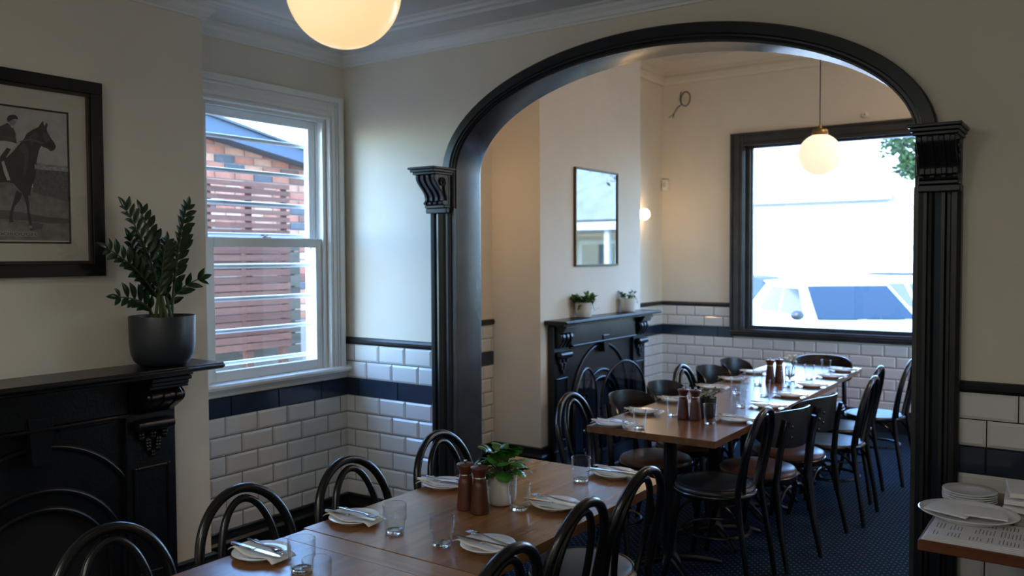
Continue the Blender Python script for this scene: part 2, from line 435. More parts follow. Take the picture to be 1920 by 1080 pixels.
# baseboards, dado rails, cornices
base_prof = [(0, 0), (0.024, 0), (0.024, 0.115), (0.028, 0.12), (0.028, 0.135), (0.020, 0.15), (0.016, 0.178), (0.022, 0.184), (0.022, 0.196), (0.012, 0.203), (0, 0.203)]
def base(name, path): return struct(molding(path, base_prof).build(name, BLACK))
base('baseboard_arch_left', [(0.70, 0), (0, 0), (0, BY1), (BX, BY1), (BX, -1.35)])
base('baseboard_chimney_near', [(BX, -2.54), (BX, BY0), (0, BY0), (0, YB)])
base('baseboard_arch_right', [(XR, 0), (3.275, 0)])
base('baseboard_far', [(3.66, YF), (XL2, YF), (XL2, B2Y1), (B2X, B2Y1), (B2X, B2Y1-0.02)])
base('baseboard_chimney_far', [(B2X, 1.70), (B2X, B2Y0), (XL2, B2Y0), (XL2, 0.2), (0.80, 0.2)])
rail_prof = [(0, Z3), (0.012, Z3), (0.020, Z3+0.012), (0.022, Z3+0.026), (0.016, Z3+0.038), (0.008, Z4), (0, Z4)]
def rail(name, path): return struct(molding(path, rail_prof).build(name, BLACK))
rail('trim_1', [(0.70, 0), (0, 0)]); rail('trim_2', [(XR, 0), (3.275, 0)])
rail('trim_3', [(0.70, YF), (XL2, YF), (XL2, B2Y1)]); rail('trim_4', [(XL2, B2Y0), (XL2, 0.2)])
corn = [(0, 2.728), (0.014, 2.728), (0.017, 2.738), (0.026, 2.742), (0.034, 2.758), (0.050, 2.772), (0.054, 2.786), (0.066, 2.79), (0.068, 2.80), (0, 2.80)]
struct(molding([(XR, 0), (0, 0), (0, BY1), (BX, BY1), (BX, BY0), (0, BY0), (0, YB)], corn).build('trim_5', WHITE), 'white plaster cornice of the near room')
cmold = [(0.285, 2.80), (0.29, 2.784), (0.305, 2.780), (0.315, 2.790), (0.335, 2.792), (0.345, 2.784), (0.37, 2.782), (0.38, 2.793), (0.41, 2.795), (0.42, 2.80)]
struct(molding([(XR, 0), (0.0, 0), (0.0, YB)], cmold).build('trim_6', WHITE), 'white ceiling moulding set in from the cornice')
corn2 = [(0, 3.375), (0.03, 3.375), (0.045, 3.40), (0.045, 3.44), (0.03, 3.465), (0.02, 3.475), (0.02, 3.52), (0.05, 3.56), (0.09, 3.60), (0, 3.60)]
struct(molding([(XR2, YF), (XL2, YF), (XL2, B2Y1), (B2X, B2Y1), (B2X, B2Y0), (XL2, B2Y0), (XL2, 0.2)], corn2).build('trim_7', PAINT), 'cream plaster cornice of the far room')

# ---------------------------------------------------------------- the arch surround
def arch_surround():
    root = thing('arch_surround', 'dark painted timber arch with corbelled pilasters between the two rooms', 'archway', (AC, 0, 0))
    def add(mb, name, m_=BLACK, parent=None, bevel=0.0):
        o = mb.build(name, m_, parent or root, bevel, ang=22)
        if parent is None: o.location = (-AC, 0, 0)
        return o
    # moulded band on the wall face, swept around the arch and down to the capitals
    prof = [(0.0, 0.0), (0.0, -0.040), (0.006, -0.048), (0.050, -0.050), (0.056, -0.043), (0.064, -0.043), (0.069, -0.034), (0.075, -0.031), (0.075, 0.006)]
    ao, bo = 1.205, 0.587
    def sweep(prof, ao, bo, zs, zlow, n=NA):
        mb = MB(); k = len(prof); st = []
        if zlow is not None: st.append(('L', zlow))
        for i in range(n+1): st.append(('A', i))
        if zlow is not None: st.append(('R', zlow))
        vv = []
        for kind, t in st:
            for (d_, y) in prof:
                if kind == 'A': a = math.pi*t/n; vv.append((AC-(ao-d_)*math.cos(a), y, zs+(bo-d_)*math.sin(a)))
                elif kind == 'L': vv.append((AC-(ao-d_), y, t))
                else: vv.append((AC+(ao-d_), y, t))
        ff = []
        for i in range(len(st)-1):
            for j in range(k-1): ff.append((i*k+j, (i+1)*k+j, (i+1)*k+j+1, i*k+j+1))
        return mb.add(vv, ff, True)
    add(sweep(prof, ao, bo, AZS, 1.86), 'arch_band')
    lin = [(-0.006, -0.022), (0.006, -0.022), (0.006, 0.185), (0.0, 0.20), (-0.012, 0.212), (-0.03, 0.214), (-0.05, 0.214), (-0.07, 0.20)]
    add(sweep(lin, AA, AB, AZS, 0.0), 'arch_lining', SLATEP)
    for s_ in (-1, 1):
        X = (lambda x: AC + s_*x)      # x measured outward from the arch centre
        # slim inner jamb strip between pilaster and lining
        a, b_ = sorted((X(1.125), X(1.142)))
        add(MB().box(a, b_, -0.045, 0.0, 0, 1.87), 'jamb_strip', SLATEP)
        # reeded shaft
        i0, i1 = 1.142, 1.288
        pl = [(i0, 0), (i0, -0.050), (i0+0.018, -0.056), (i0+0.030, -0.056), (i0+0.034, -0.040), (i0+0.044, -0.036), (i0+0.056, -0.048),
              (i0+0.080, -0.060), (i0+0.092, -0.058), (i0+0.098, -0.042), (i0+0.108, -0.040), (i0+0.114, -0.054), (i0+0.132, -0.056), (i1, -0.046), (i1, 0)]
        pl = [(X(p[0]), p[1]) for p in pl]
        if s_ < 0: pl = pl[::-1]
        add(MB().prism(list(reversed(pl)), 0, 1.845, 'z'), 'pilaster_shaft')
        a, b_ = sorted((X(1.13), X(1.30)))
        add(MB().box(a, b_, -0.070, 0, 0, 0.26), 'plinth', bevel=0.006)
        # capital: neck block, scrolled console with ribs, abacus
        capr = link('capital', None, root); capr.location = (-AC, 0, 0)
        a, b_ = sorted((X(1.143), X(1.288)))
        def cap(mb, nm, bevel=0.0): mb.build(nm, BLACK, capr, bevel)
        cap(MB().box(a, b_, -0.085, 0, 1.845, 1.872).box(a+0.004, b_-0.004, -0.098, 0, 1.872, 1.888), 'necking', 0.004)
        cap(MB().box(a+0.004, b_-0.004, -0.062, 0, 1.888, 2.045), 'backing')
        con = []
        for i in range(25):
            t = i/24; z = 1.893+t*0.15
            q = min(1.0, max(0.0, (t-0.22)/0.70)); y = -0.102 - 0.074*q*q*(3-2*q)
            con.append((y, z))
        con = [(-0.085, 1.888), (-0.112, 1.890), (-0.116, 1.902), (-0.104, 1.908)] + con[3:] + [(-0.17, 2.045), (-0.05, 2.045), (-0.05, 1.888)]
        w = (b_-a-0.016)/7
        body = MB().prism([(p[0]+0.010 if p[0] < -0.09 else p[0], p[1]) for p in con], a+0.006, b_-0.006, 'x')
        cap(body, 'console')
        for k in range(4):
            x0 = a+0.008+k*2*w
            cap(MB().prism(con, x0, x0+w*1.05, 'x'), 'console_rib', 0.004)
        for sx in (a+0.002, b_-0.002):
            sp = []
            for i in range(40):
                t = i/39; th = R(-60)+t*R(560); rr = 0.026*(1-0.72*t)
                sp.append((sx, -0.115+rr*math.cos(th), 2.006+rr*math.sin(th)))
            sp = [(sx, -0.082, 1.91), (sx, -0.088, 1.94), (sx, -0.100, 1.965)] + sp
            cap(MB().tube(sp, 0.0055, 6), 'volute')
        cap(MB().box(a-0.004, b_+0.004, -0.185, 0, 2.045, 2.058).box(a-0.010, b_+0.010, -0.20, 0, 2.058, 2.072).box(a-0.018, b_+0.018, -0.21, 0, 2.072, 2.084), 'abacus', 0.003)
arch_surround()

# ---------------------------------------------------------------- sash window (near room)
def sash_window():
    w = link('window_1', None); struct(w, 'white painted sash window with security bars beside the chimney breast')
    yc = -0.563
    def b(mb, nm, m_=WHITE, bevel=0.003, p=w): return mb.build(nm, m_, p, bevel)
    # architrave
    o0, i0, zt, zi = 0.523, 0.416, 2.543, 2.408
    for s_ in (-1, 1):
        def bx(d0, d1, x1, z0=0.965, z1=zt):
            a, c = sorted((yc+s_*d0, yc+s_*d1)); return (0.0, x1, a, c, z0, z1)
        mb = MB()
        mb.box(*bx(i0, o0, 0.018)); mb.box(*bx(i0+0.004, i0+0.018, 0.026, z1=zi+0.014)); mb.box(*bx(i0+0.026, i0+0.05, 0.026, z1=zi+0.05)); mb.box(*bx(o0-0.034, o0, 0.036)); mb.box(*bx(o0-0.05, o0-0.04, 0.028, z1=zt-0.04))
        b(mb, 'architrave')
    mb = MB(); a, c = yc-o0, yc+o0
    mb.box(0, 0.0175, a+0.107, c-0.107, zi, zt); mb.box(0, 0.0355, a+0.034, c-0.034, zt-0.034, zt); mb.box(0, 0.0275, a+0.05, c-0.05, zt-0.05, zt-0.04)
    mb.box(0, 0.0255, a+0.081, c-0.081, zi+0.026, zi+0.05); mb.box(0, 0.0255, a+0.103, c-0.103, zi+0.004, zi+0.018)
    b(mb, 'architrave_head')
    # lining boards and beads
    for s_ in (-1, 1):
        def ly(d0, d1): return tuple(sorted((yc+s_*d0, yc+s_*d1)))
        mb = MB()
        mb.box(-0.17, 0, *ly(0.398, 0.4095), 0.965, 2.412)
        mb.box(-0.012, 0.002, *ly(0.386, 0.404), 0.968, 2.405)
        mb.box(-0.062, -0.052, *ly(0.388, 0.404), 0.968, 2.405)
        mb.box(-0.112, -0.098, *ly(0.380, 0.404), 0.968, 2.405)
        b(mb, 'lining')
    b(MB().box(-0.17, 0, yc-0.4, yc+0.4, 2.398, 2.4115).box(-0.012, 0.002, yc-0.4, yc+0.4, 2.388, 2.40).box(-0.112, -0.098, yc-0.4, yc+0.4, 2.384, 2.40), 'head_lining')
    # stool with rounded nosing and apron moulding
    pr = [(-0.10, 0.955), (-0.10, 0.968), (0.035, 0.968), (0.052, 0.963), (0.058, 0.952), (0.054, 0.938), (0.040, 0.934), (0.030, 0.922), (0.022, 0.912), (0.016, 0.898), (0.0, 0.894), (0.0, 0.955)]
    b(MB().prism([(p[0], p[1]) for p in pr], yc-0.545, -0.001, 'y'), 'window_sill', bevel=0)
    b(MB().box(-0.22, -0.10, yc-0.42, yc+0.42, 0.93, 0.958), 'outer_sill')
    # sashes
    def sash(name, x0, x1, z0, z1, st, rb, rtp, d=0.396):
        r_ = link(name, None, w)
        for s_ in (-1, 1):
            a, c = sorted((yc+s_*d, yc+s_*(d-st))); b(MB().box(x0, x1, a, c, z0, z1), 'stile', p=r_)
        b(MB().box(x0, x1, yc-d+st, yc+d-st, z0, z0+rb), 'bottom_rail', p=r_)
        b(MB().box(x0, x1, yc-d+st, yc+d-st, z1-rtp, z1), 'top_rail', p=r_)
        xm = (x0+x1)/2
        MB().box(xm-0.002, xm+0.002, yc-d+st-0.005, yc+d-st+0.005, z0+rb-0.005, z1-rtp+0.005).build('pane', PANE, r_)
        return r_
    up_ = sash('upper_sash', -0.095, -0.064, 1.683, 2.397, 0.056, 0.040, 0.045)
    lo_ = sash('lower_sash', -0.049, -0.013, 0.970, 1.718, 0.055, 0.052, 0.050)
    for s_ in (-1, 1):
        a, c = sorted((yc+s_*0.396, yc+s_*0.345))
        hp = [(a, 1.684), (c, 1.684), (c, 1.66), ((a+c)/2+s_*0.004, 1.645), (yc+s_*0.385, 1.618), (yc+s_*0.392, 1.618), (yc+s_*0.396, 1.63)]
        hp = [(yc+s_*0.396, 1.684), (yc+s_*0.345, 1.684), (yc+s_*0.348, 1.66), (yc+s_*0.362, 1.648), (yc+s_*0.368, 1.632), (yc+s_*0.384, 1.616), (yc+s_*0.396, 1.622)]
        b(MB().prism(hp, -0.095, -0.068, 'x'), 'sash_horn', p=up_)
    lk = MB().box(-0.060, -0.020, yc-0.028, yc+0.028, 1.718, 1.724).lathe([(0.012, 0), (0.012, 0.008), (0.006, 0.012)], 12, (-0.040, yc, 1.724)).box(-0.047, -0.034, yc-0.03, yc+0.02, 1.730, 1.737)
    lk.build('sash_lock', STEEL, lo_)
    for z in (2.258, 2.080, 1.907, 1.735, 1.567, 1.389, 1.218, 1.043):
        MB().tube([(-0.135, yc-0.405, z), (-0.135, yc+0.405, z)], 0.0125, 8).build('security_bar', WHITE, w)
sash_window()

# ---------------------------------------------------------------- big street window (far room)
def street_window():
    w = link('window_2', None); struct(w, 'large fixed street window in a dark painted frame')
    x0, x1, z0, z1 = 0.660, 3.05, 0.865, 2.812
    gx0, gx1, gz0, gz1 = 0.862, 2.85, 0.918, 2.662
    def b(mb, nm, m_=SLATEP, bevel=0.004): return mb.build(nm, m_, w, bevel)
    for (a, c, sgn) in ((x0, gx0, 1), (gx1, x1, -1)):
        mb = MB(); wdt = c-a
        e = a if sgn > 0 else c
        def q(d0, d1, y): aa, cc = sorted((e+sgn*d0, e+sgn*d1)); mb.box(aa, cc, YF-y, YF, z0, z1)
        q(0, 0.13, 0.026); q(0, 0.022, 0.044); q(0.040, 0.095, 0.034); q(0.105, 0.13, 0.040)
        b(mb, 'architrave')
        mb = MB()
        def r3(d0, d1, ya, yb): aa, cc = sorted((e+sgn*d0, e+sgn*d1)); mb.box(aa, cc, ya, yb, gz0-0.05, gz1+0.05)
        r3(0.13, 0.142, YF-0.03, YF+0.20); r3(0.142, wdt-0.02, YF+0.03, YF+0.10); r3(wdt-0.022, wdt, YF+0.045, YF+0.085)
        b(mb, 'jamb')
    mb = MB()
    mb.box(x0+0.13, x1-0.13, YF-0.026, YF, z1-0.13, z1); mb.box(x0+0.022, x1-0.022, YF-0.044, YF, z1-0.022, z1); mb.box(x0+0.09, x1-0.09, YF-0.034, YF, z1-0.095, z1-0.04); mb.box(x0+0.13, x1-0.13, YF-0.040, YF, z1-0.13, z1-0.105)
    b(mb, 'architrave_head')
    b(MB().box(x0+0.14, x1-0.14, YF-0.02, YF+0.20, gz1+0.02, gz1+0.035).box(gx0-0.02, gx1+0.02, YF+0.03, YF+0.10, gz1, gz1+0.03), 'head_lining')
    pr = [(0.02, z0+0.003), (-0.060, z0+0.003), (-0.066, z0-0.006), (-0.058, z0-0.022), (-0.042, z0-0.032), (-0.032, z0-0.052), (-0.012, z0-0.062), (0.0, z0-0.064), (0.02, z0-0.06)]
    b(MB().prism([(YF+p[0], p[1]) for p in pr], x0+0.01, x1-0.01, 'x'), 'window_sill', bevel=0)
    b(MB().box(x0+0.13, x1-0.13, YF-0.05, YF+0.22, z0, z0+0.018).box(gx0-0.02, gx1+0.02, YF+0.03, YF+0.10, z0+0.018, gz0), 'bottom_rail')
    MB().box(gx0-0.01, gx1+0.01, YF+0.062, YF+0.068, gz0-0.01, gz1+0.01).build('pane', PANE, w)
street_window()

# ================================================================ OUTSIDE
ROAD = mat('asphalt', (0.11, 0.11, 0.115), 0.9, bump=0.4, bscale=80, var=0.25, vscale=2)
struct(MB().box(-60, 60, YF+0.25, 70, -0.45, -0.25).build('ground', ROAD), 'asphalt street outside the far window')
struct(MB().box(-14, -0.17, -12, YF+0.5, -0.25, -0.05).build('ground', mat('side_yard_soil', (0.14, 0.11, 0.08), 0.95, var=0.4, vscale=6)), 'bare side yard outside the sash window')
RENDERW = mat('white_render', (0.66, 0.65, 0.62), 0.85, bump=0.2, bscale=12, var=0.04, vscale=1.5)
ROOFW = mat('pale_metal_roof', (0.75, 0.76, 0.77), 0.5)
GREYG = mat('grey_trim', (0.16, 0.165, 0.17), 0.7)
DGLASS = mat('dark_window_glass', (0.10, 0.13, 0.16), 0.05, spec=0.8)
bl = thing('street_building', 'long white rendered building across the street', 'building', (-5, 15, -0.3))
def bpart(mb, nm, m_):
    o = mb.build(nm, m_, bl); o.location = (5, -15, 0.3); return o
bpart(MB().box(-16, 0.10, 15, 22, -0.3, 2.72), 'wall', RENDERW)
bpart(MB().box(0.10, 2.6, 15.25, 22, -0.3, 2.85), 'wall', mat('white_render_blue_shade', (0.66, 0.70, 0.74), 0.85))  # white render again, with the bluish shade put into its colour
bpart(MB().box(-16.2, 0.2, 14.75, 15.0, 2.70, 2.80), 'eave_shadow_gutter', GREYG)  # gutter strip whose dark grey also stands in for the eave's shadow line
bpart(MB().prism([(14.7, 2.80), (22, 5.6), (22, 5.5), (14.7, 2.74)], -16.2, 0.2, 'x'), 'roof', ROOFW)
wf = bpart(MB().box(0.34, 0.42, 15.2, 15.26, 1.72, 2.62).box(1.1, 1.18, 15.2, 15.26, 1.72, 2.62).box(0.42, 1.10, 15.2, 15.26, 2.54, 2.62).box(0.42, 1.10, 15.2, 15.26, 1.72, 1.80), 'window', GREYG)
MB().box(0.42, 1.10, 15.235, 15.248, 1.80, 2.54).build('pane', mat('shaded_louvre_glass', (0.42, 0.52, 0.58), 0.2), wf)
# house further right, seen mirrored in the glass above the far mantel
hs = thing('weatherboard_house', 'pale house with a grey gabled roof reflected in the framed mirror', 'house', (8, 15, -0.3))
def hp(mb, nm, m_):
    o = mb.build(nm, m_, hs); o.location = (-8, -15, 0.3); return o
hp(MB().box(4.2, 13, 15, 22, -0.3, 2.5), 'wall', mat('cream_weatherboard', (0.62, 0.58, 0.48), 0.8))
hp(MB().add([(3.9,14.6,2.5),(13.3,14.6,2.5),(13.3,22,2.5),(3.9,22,2.5),(6.6,18,5.2),(10.6,18,5.2)], [(0,1,5,4),(1,2,5),(2,3,4,5),(3,0,4),(3,2,1,0)]), 'roof', mat('grey_slate_roof', (0.30, 0.32, 0.35), 0.6, var=0.2, vscale=3))
hp(MB().box(4.0, 13.2, 13.2, 14.7, 2.2, 2.38), 'veranda_roof', ROOFW)
for x in (4.3, 6.2, 8.1, 10.0): hp(MB().box(x-0.06, x+0.06, 13.3, 13.42, -0.3, 2.2), 'veranda_post', WHITE)
for x in (4.9, 6.9, 8.9):
    f_ = hp(MB().box(x-0.1, x+1.0, 14.96, 15.0, 0.7, 2.0), 'window', WHITE)
    MB().box(x, x+0.9, 14.93, 14.965, 0.8, 1.9).build('pane', DGLASS, f_)
def leaf_cloud(name, n, size, boxf, m_, parent, seed):
    rr = random.Random(seed); mb = MB()
    for i in range(n):
        p = Vector(boxf(rr)); a = Vector((rr.uniform(-1,1), rr.uniform(-1,1), rr.uniform(-0.6,0.6))).normalized()
        b_ = a.cross(Vector((rr.uniform(-1,1), rr.uniform(-1,1), rr.uniform(-1,1)))).normalized()
        l_ = size*rr.uniform(0.7, 1.3); w_ = l_*0.45; nn = a.cross(b_)*l_*0.12
        mb.add([p, p+a*l_*0.5+b_*w_*0.5+nn, p+a*l_, p+a*l_*0.5-b_*w_*0.5+nn], [(0,1,2),(0,2,3)])
    o = mb.build(name, m_, parent); o['kind'] = 'stuff'; return o
hd = thing('front_hedge', 'green hedge along the front of the pale house reflected in the mirror', 'hedge', (7.5, 12.4, -0.3))
leaf_cloud('foliage', 2600, 0.16, lambda r_: (r_.uniform(-3.6, 4), r_.uniform(-0.35, 0.35), r_.uniform(0.05, 0.75)), LEAFH, hd, 3)
for x in (-3, -1, 1, 3): MB().tube([(x, 0, 0), (x+0.05, 0, 0.5)], [0.03, 0.012], 6).build('stem', STEMG, hd)
tr = thing('street_tree', 'leafy street tree hanging into the top right of the far window', 'tree', (2.64, 7.9, -0.3))
MB().tube([(0,0,0),(0.03,0.02,1.2),(-0.05,0,2.4),(-0.25,-0.1,3.3)], [0.12,0.10,0.085,0.05], 8).build('trunk', mat('bark', (0.12,0.09,0.07), 0.9, bump=0.6, bscale=40), tr)
for pts in ([(-0.05,0,2.4),(-0.5,-0.2,3.0),(-0.95,-0.35,3.25)], [(-0.15,-0.05,2.9),(-0.5,0.1,3.6),(-0.8,0.2,4.1)], [(-0.05,0,2.5),(0.4,0.1,3.2),(0.7,0.2,3.9)], [(-0.5,-0.2,3.0),(-0.85,-0.35,2.95),(-1.1,-0.42,2.9)]):
    MB().tube(pts, [0.045,0.025,0.008], 6).build('branch', MATS['bark'], tr)
def crown(r_):
    c = r_.choice([(-0.98,-0.3,3.3,0.22),(-0.85,-0.3,2.98,0.16),(-0.7,-0.1,3.5,0.5),(0,0,3.9,0.75),(0.5,0.1,3.6,0.6)])
    while True:
        q = Vector((r_.uniform(-1,1), r_.uniform(-1,1), r_.uniform(-1,1)))
        if q.length < 1: break
    return (c[0]+q.x*c[3], c[1]+q.y*c[3], c[2]+q.z*c[3])
leaf_cloud('leaves', 2600, 0.085, crown, mat('olive_tree_leaf', (0.10, 0.17, 0.06), 0.5, var=0.3, vscale=10), tr, 5)

def make_car(label, loc, rz, paint, wagon=False, cabin=None):
    c = thing('parked_car', label, 'car', loc, rz)
    hw = 0.87
    rear = -2.15; front = 2.2
    side = [(rear, 0.35), (rear-0.03, 0.60), (rear+0.04, 0.86), (rear+0.5, 0.93), (0.95, 0.90), (1.85, 0.78), (2.15, 0.66), (front, 0.48), (front-0.08, 0.24), (1.75, 0.20), (-1.7, 0.20)]
    mb = MB()
    n = len(side)
    secs = [(-hw, 0.0, 0.0), (-hw+0.07, 0.05, 0.03), (hw-0.07, 0.05, 0.03), (hw, 0.0, 0.0)]
    vv = []
    for (y, gx, gz) in secs:
        for (x, z) in side:
            cx = 0.0; cz = 0.55
            vv.append((x*(1+gx*0.35), y, cz+(z-cz)*(1+gz*2.2)))
    ff = [tuple(range(n)), tuple(reversed(range(3*n, 4*n)))]
    for k in range(3):
        for i in range(n): j = (i+1) % n; ff.append((k*n+i, k*n+n+i, k*n+n+j, k*n+j))
    mb.add(vv, ff)
    o = mb.build('body', paint, c, 0.03)
    zr, zb_ = 1.45, 0.90
    xr0 = rear+(0.05 if wagon else 0.25); xr1 = rear+(0.30 if wagon else 0.95)
    xf0, xf1 = 1.05, 0.30
    wb, wr = 0.82, 0.68
    gv = [(xr0,-wb,zb_),(xf0,-wb,zb_),(xf0,wb,zb_),(xr0,wb,zb_),(xr1,-wr,zr-0.04),(xf1,-wr,zr-0.03),(xf1,wr,zr-0.03),(xr1,wr,zr-0.04),
          (xr1+0.35,-wr*0.9,zr),(xf1-0.3,-wr*0.9,zr),(xf1-0.3,wr*0.9,zr),(xr1+0.35,wr*0.9,zr)]
    g = MB().add(gv, [(0,1,5,4),(1,2,6,5),(2,3,7,6),(3,0,4,7),(8,9,10,11),(4,5,9,8),(5,6,10,9),(6,7,11,10),(7,4,8,11)])
    g.build('cabin', cabin or paint, c, 0.03)
    def quad_panel(P, name, m_, off=0.008):
        P = [Vector(p) for p in P]; nrm = (P[1]-P[0]).cross(P[3]-P[0]).normalized()
        cen = sum(P, Vector())/4
        if nrm.dot(cen-Vector((0,0,1.0))) < 0: nrm = -nrm
        v = [p+nrm*off for p in P]+[p-nrm*0.006 for p in P]
        return MB().add(v, [(0,1,2,3),(7,6,5,4),(0,4,5,1),(1,5,6,2),(2,6,7,3),(3,7,4,0)]).build(name, m_, c)
    def lerp(a, b_, t): return tuple(a[i]+(b_[i]-a[i])*t for i in range(3))
    def inset(A, B, C_, D, u0, u1, v0, v1):
        def P(u, v): return lerp(lerp(A, B, u), lerp(D, C_, u), v)
        return [P(u0,v0), P(u1,v0), P(u1,v1), P(u0,v1)]
    CG = mat('car_glass', (0.012, 0.02, 0.03), 0.03, spec=0.5)
    quad_panel(inset(gv[1], gv[2], gv[6], gv[5], 0.05, 0.95, 0.04, 0.93), 'windscreen', CG)
    quad_panel(inset(gv[3], gv[0], gv[4], gv[7], 0.08, 0.92, 0.10, 0.90), 'rear_window', CG)
    for (a, b_, cc, d) in ((gv[0], gv[1], gv[5], gv[4]), (gv[3], gv[2], gv[6], gv[7])):
        quad_panel(inset(a, b_, cc, d, 0.56, 0.90, 0.08, 0.86), 'side_window', CG)
        quad_panel(inset(a, b_, cc, d, 0.22, 0.53, 0.08, 0.86), 'side_window', CG)
    TY = mat('tyre_rubber', (0.02, 0.02, 0.02), 0.8); 
    for x in (-1.35, 1.38):
        for s_ in (-1, 1):
            t_ = MB().lathe([(0.19, -0.09), (0.30, -0.095), (0.325, -0.07), (0.325, 0.07), (0.30, 0.095), (0.19, 0.09)], 28, (x, s_*0.80, 0.325), axis='y', cap=True).build('tyre', TY, c)
            rim = MB().lathe([(0.20, -0.10), (0.19, 0.10)], 24, (x, s_*0.80, 0.325), axis='y').build('wheel_rim', mat('alloy', (0.55,0.56,0.58), 0.35, metal=0.8), t_)
            for k in range(5):
                a = 2*math.pi*k/5
                MB().lathe([(0.035, -0.012), (0.035, 0.012)], 8, (x+0.12*math.cos(a), s_*0.902, 0.325+0.12*math.sin(a)), axis='y').build('rim_hole', TY, t_)
    for s_ in (-1, 1):
        MB().ball((0.86, s_*0.97, 0.98), 0.10, 12, 8, 0.75).build('door_mirror', mat('dark_trim', (0.03,0.03,0.035), 0.4), c)
        MB().ball((2.02, s_*0.62, 0.63), 0.13, 12, 8, 0.6).build('headlight', mat('headlight_lens', (0.6,0.63,0.66), 0.1), c)
    MB().tube([(-0.55, 0, 1.44), (-0.75, 0, 1.64)], 0.006, 5).build('aerial', TY, c)
    for s_ in (-1, 1): MB().tube([(1.02, s_*0.35-0.35, 0.93), (1.03, s_*0.35+0.2, 0.925)], 0.012, 5).build('wiper', TY, c)
    if wagon:
        for s_ in (-1, 1): MB().tube([(xr1+0.1, s_*0.56, zr+0.01), (xr1+0.3, s_*0.57, zr+0.05), (xf1-0.4, s_*0.57, zr+0.05), (xf1-0.15, s_*0.56, zr+0.005)], 0.016, 6).build('roof_rail', mat('dark_trim', (0.03,0.03,0.035), 0.4), c)
    return c
make_car('white hatchback nearest the far window, its windscreen facing the room', (0.29, 10.2, -0.25), R(-52), mat('white_car_paint', (0.80, 0.80, 0.80), 0.2, coat=0.5))
make_car('pale sedan with dark cabin parked at the left edge of the far window', (-3.1, 13.6, -0.25), R(180), mat('pearl_car_paint', (0.60, 0.64, 0.68), 0.22, coat=0.5), cabin=mat('navy_car_roof', (0.02, 0.04, 0.08), 0.55, spec=0.2))
make_car('silver wagon with roof rails at the right edge of the far window', (1.5, 13.5, -0.25), R(-3), mat('silver_car_paint', (0.30, 0.34, 0.39), 0.25, coat=0.5), wagon=True)

# outside the sash window: brick neighbour, timber screen, weathered fence
def gable(y): return 2.955-0.175*(y-1.0)
bw = link('wall_neighbour', None); struct(bw, 'red brick wall of the neighbouring house outside the sash window')
bw.location = (-3.4, 0, 0)
MB().prism([(-1.6, -0.05), (4.4, -0.05), (4.4, gable(4.4)), (-1.6, gable(-1.6))], -0.3, 0, 'x').build('mortar', mat('pale_mortar', (0.30, 0.27, 0.24), 0.95), bw)
BRK = [mat('brick_a', (0.38, 0.14, 0.09), 0.9, var=0.25, vscale=9), mat('brick_b', (0.48, 0.23, 0.15), 0.9, var=0.25, vscale=9), mat('brick_c', (0.20, 0.085, 0.06), 0.9, var=0.2, vscale=9), mat('brick_d', (0.10, 0.095, 0.105), 0.9, var=0.2, vscale=9), mat('brick_e', (0.55, 0.34, 0.23), 0.9, var=0.2, vscale=9)]
bm_ = []
for m_ in BRK:
    me = MB().cbox(0, 0.012, 0, 0.22, 0, 0.07, 0.003).mesh('brick'); me.materials.append(m_); bm_.append(me)
half = []
for k in range(26):
    z = 0.95+k*0.08
    y = 0.85-(0.115 if k % 2 else 0)
    while y < 3.2:
        if (z > 1.85 or y > 1.7) and z+0.07 < gable(y+0.22):
            o = link('brick', rnd.choices(bm_, [5, 5, 2, 2, 3])[0], bw); o.location = (0, y+rnd.uniform(-.002,.002), z)
        y += 0.231
rf = thing('neighbour_roof', 'slate blue gable verge sloping down past the upper sash', 'roof', (-3.3, 1.8, 2.7))
MB().prism([(-1.6, 0.42), (-0.6, 0.26), (0.9, -0.02), (0.9, -0.14), (-0.6, 0.09), (-1.6, 0.20)], -0.06, 0.15, 'x').build('verge_board', mat('slate_blue_paint', (0.085, 0.11, 0.15), 0.8, spec=0.2), rf)
MB().prism([(-1.6, 0.45), (-0.6, 0.29), (0.95, 0.0), (0.95, -0.02), (-0.6, 0.26), (-1.6, 0.42)], -0.3, 0.18, 'x').build('flashing', mat('dark_flashing', (0.06, 0.07, 0.08), 0.4), rf)
sc_ = thing('timber_screen', 'red-brown horizontal slat screen outside the sash window', 'screen', (-1.5, 0.2, -0.05))
def slat(y0, y1, z0, h): MB().box(-0.009, 0.009, y0, y1, z0-h/2, z0+h/2).build('slat', SLATW, sc_)
z = 2.155
while z > 1.735: slat(-0.60, 0.645, z+0.05, 0.034); z -= 0.0505
z = 1.72
while z > 0.94: slat(-0.60, 0.645, z+0.05, 0.047); z -= 0.0552
for y in (-0.08, 0.27, 0.60): MB().box(-0.06, -0.010, y-0.03, y+0.03, 0, 2.225).build('post', SLATW, sc_)
fn = thing('weathered_fence', 'grey-green weathered board fence behind the slat screen', 'fence', (-1.72, 0.5, -0.05))
z = 0.86
while z < 1.78:
    MB().box(-0.01, 0.01, -0.6, 0.63, z, z+0.085).build('board', FENCEW, fn); z += 0.095
for y in (-0.5, 0.55): MB().box(-0.08, -0.011, y-0.04, y+0.04, 0, 1.80).build('post', FENCEW, fn)
MB().box(-0.012, 0.03, -0.6, 0.63, 0.0, 0.85).build('plinth_board', mat('grey_concrete', (0.24,0.235,0.22), 0.9, var=0.2, vscale=5), fn)

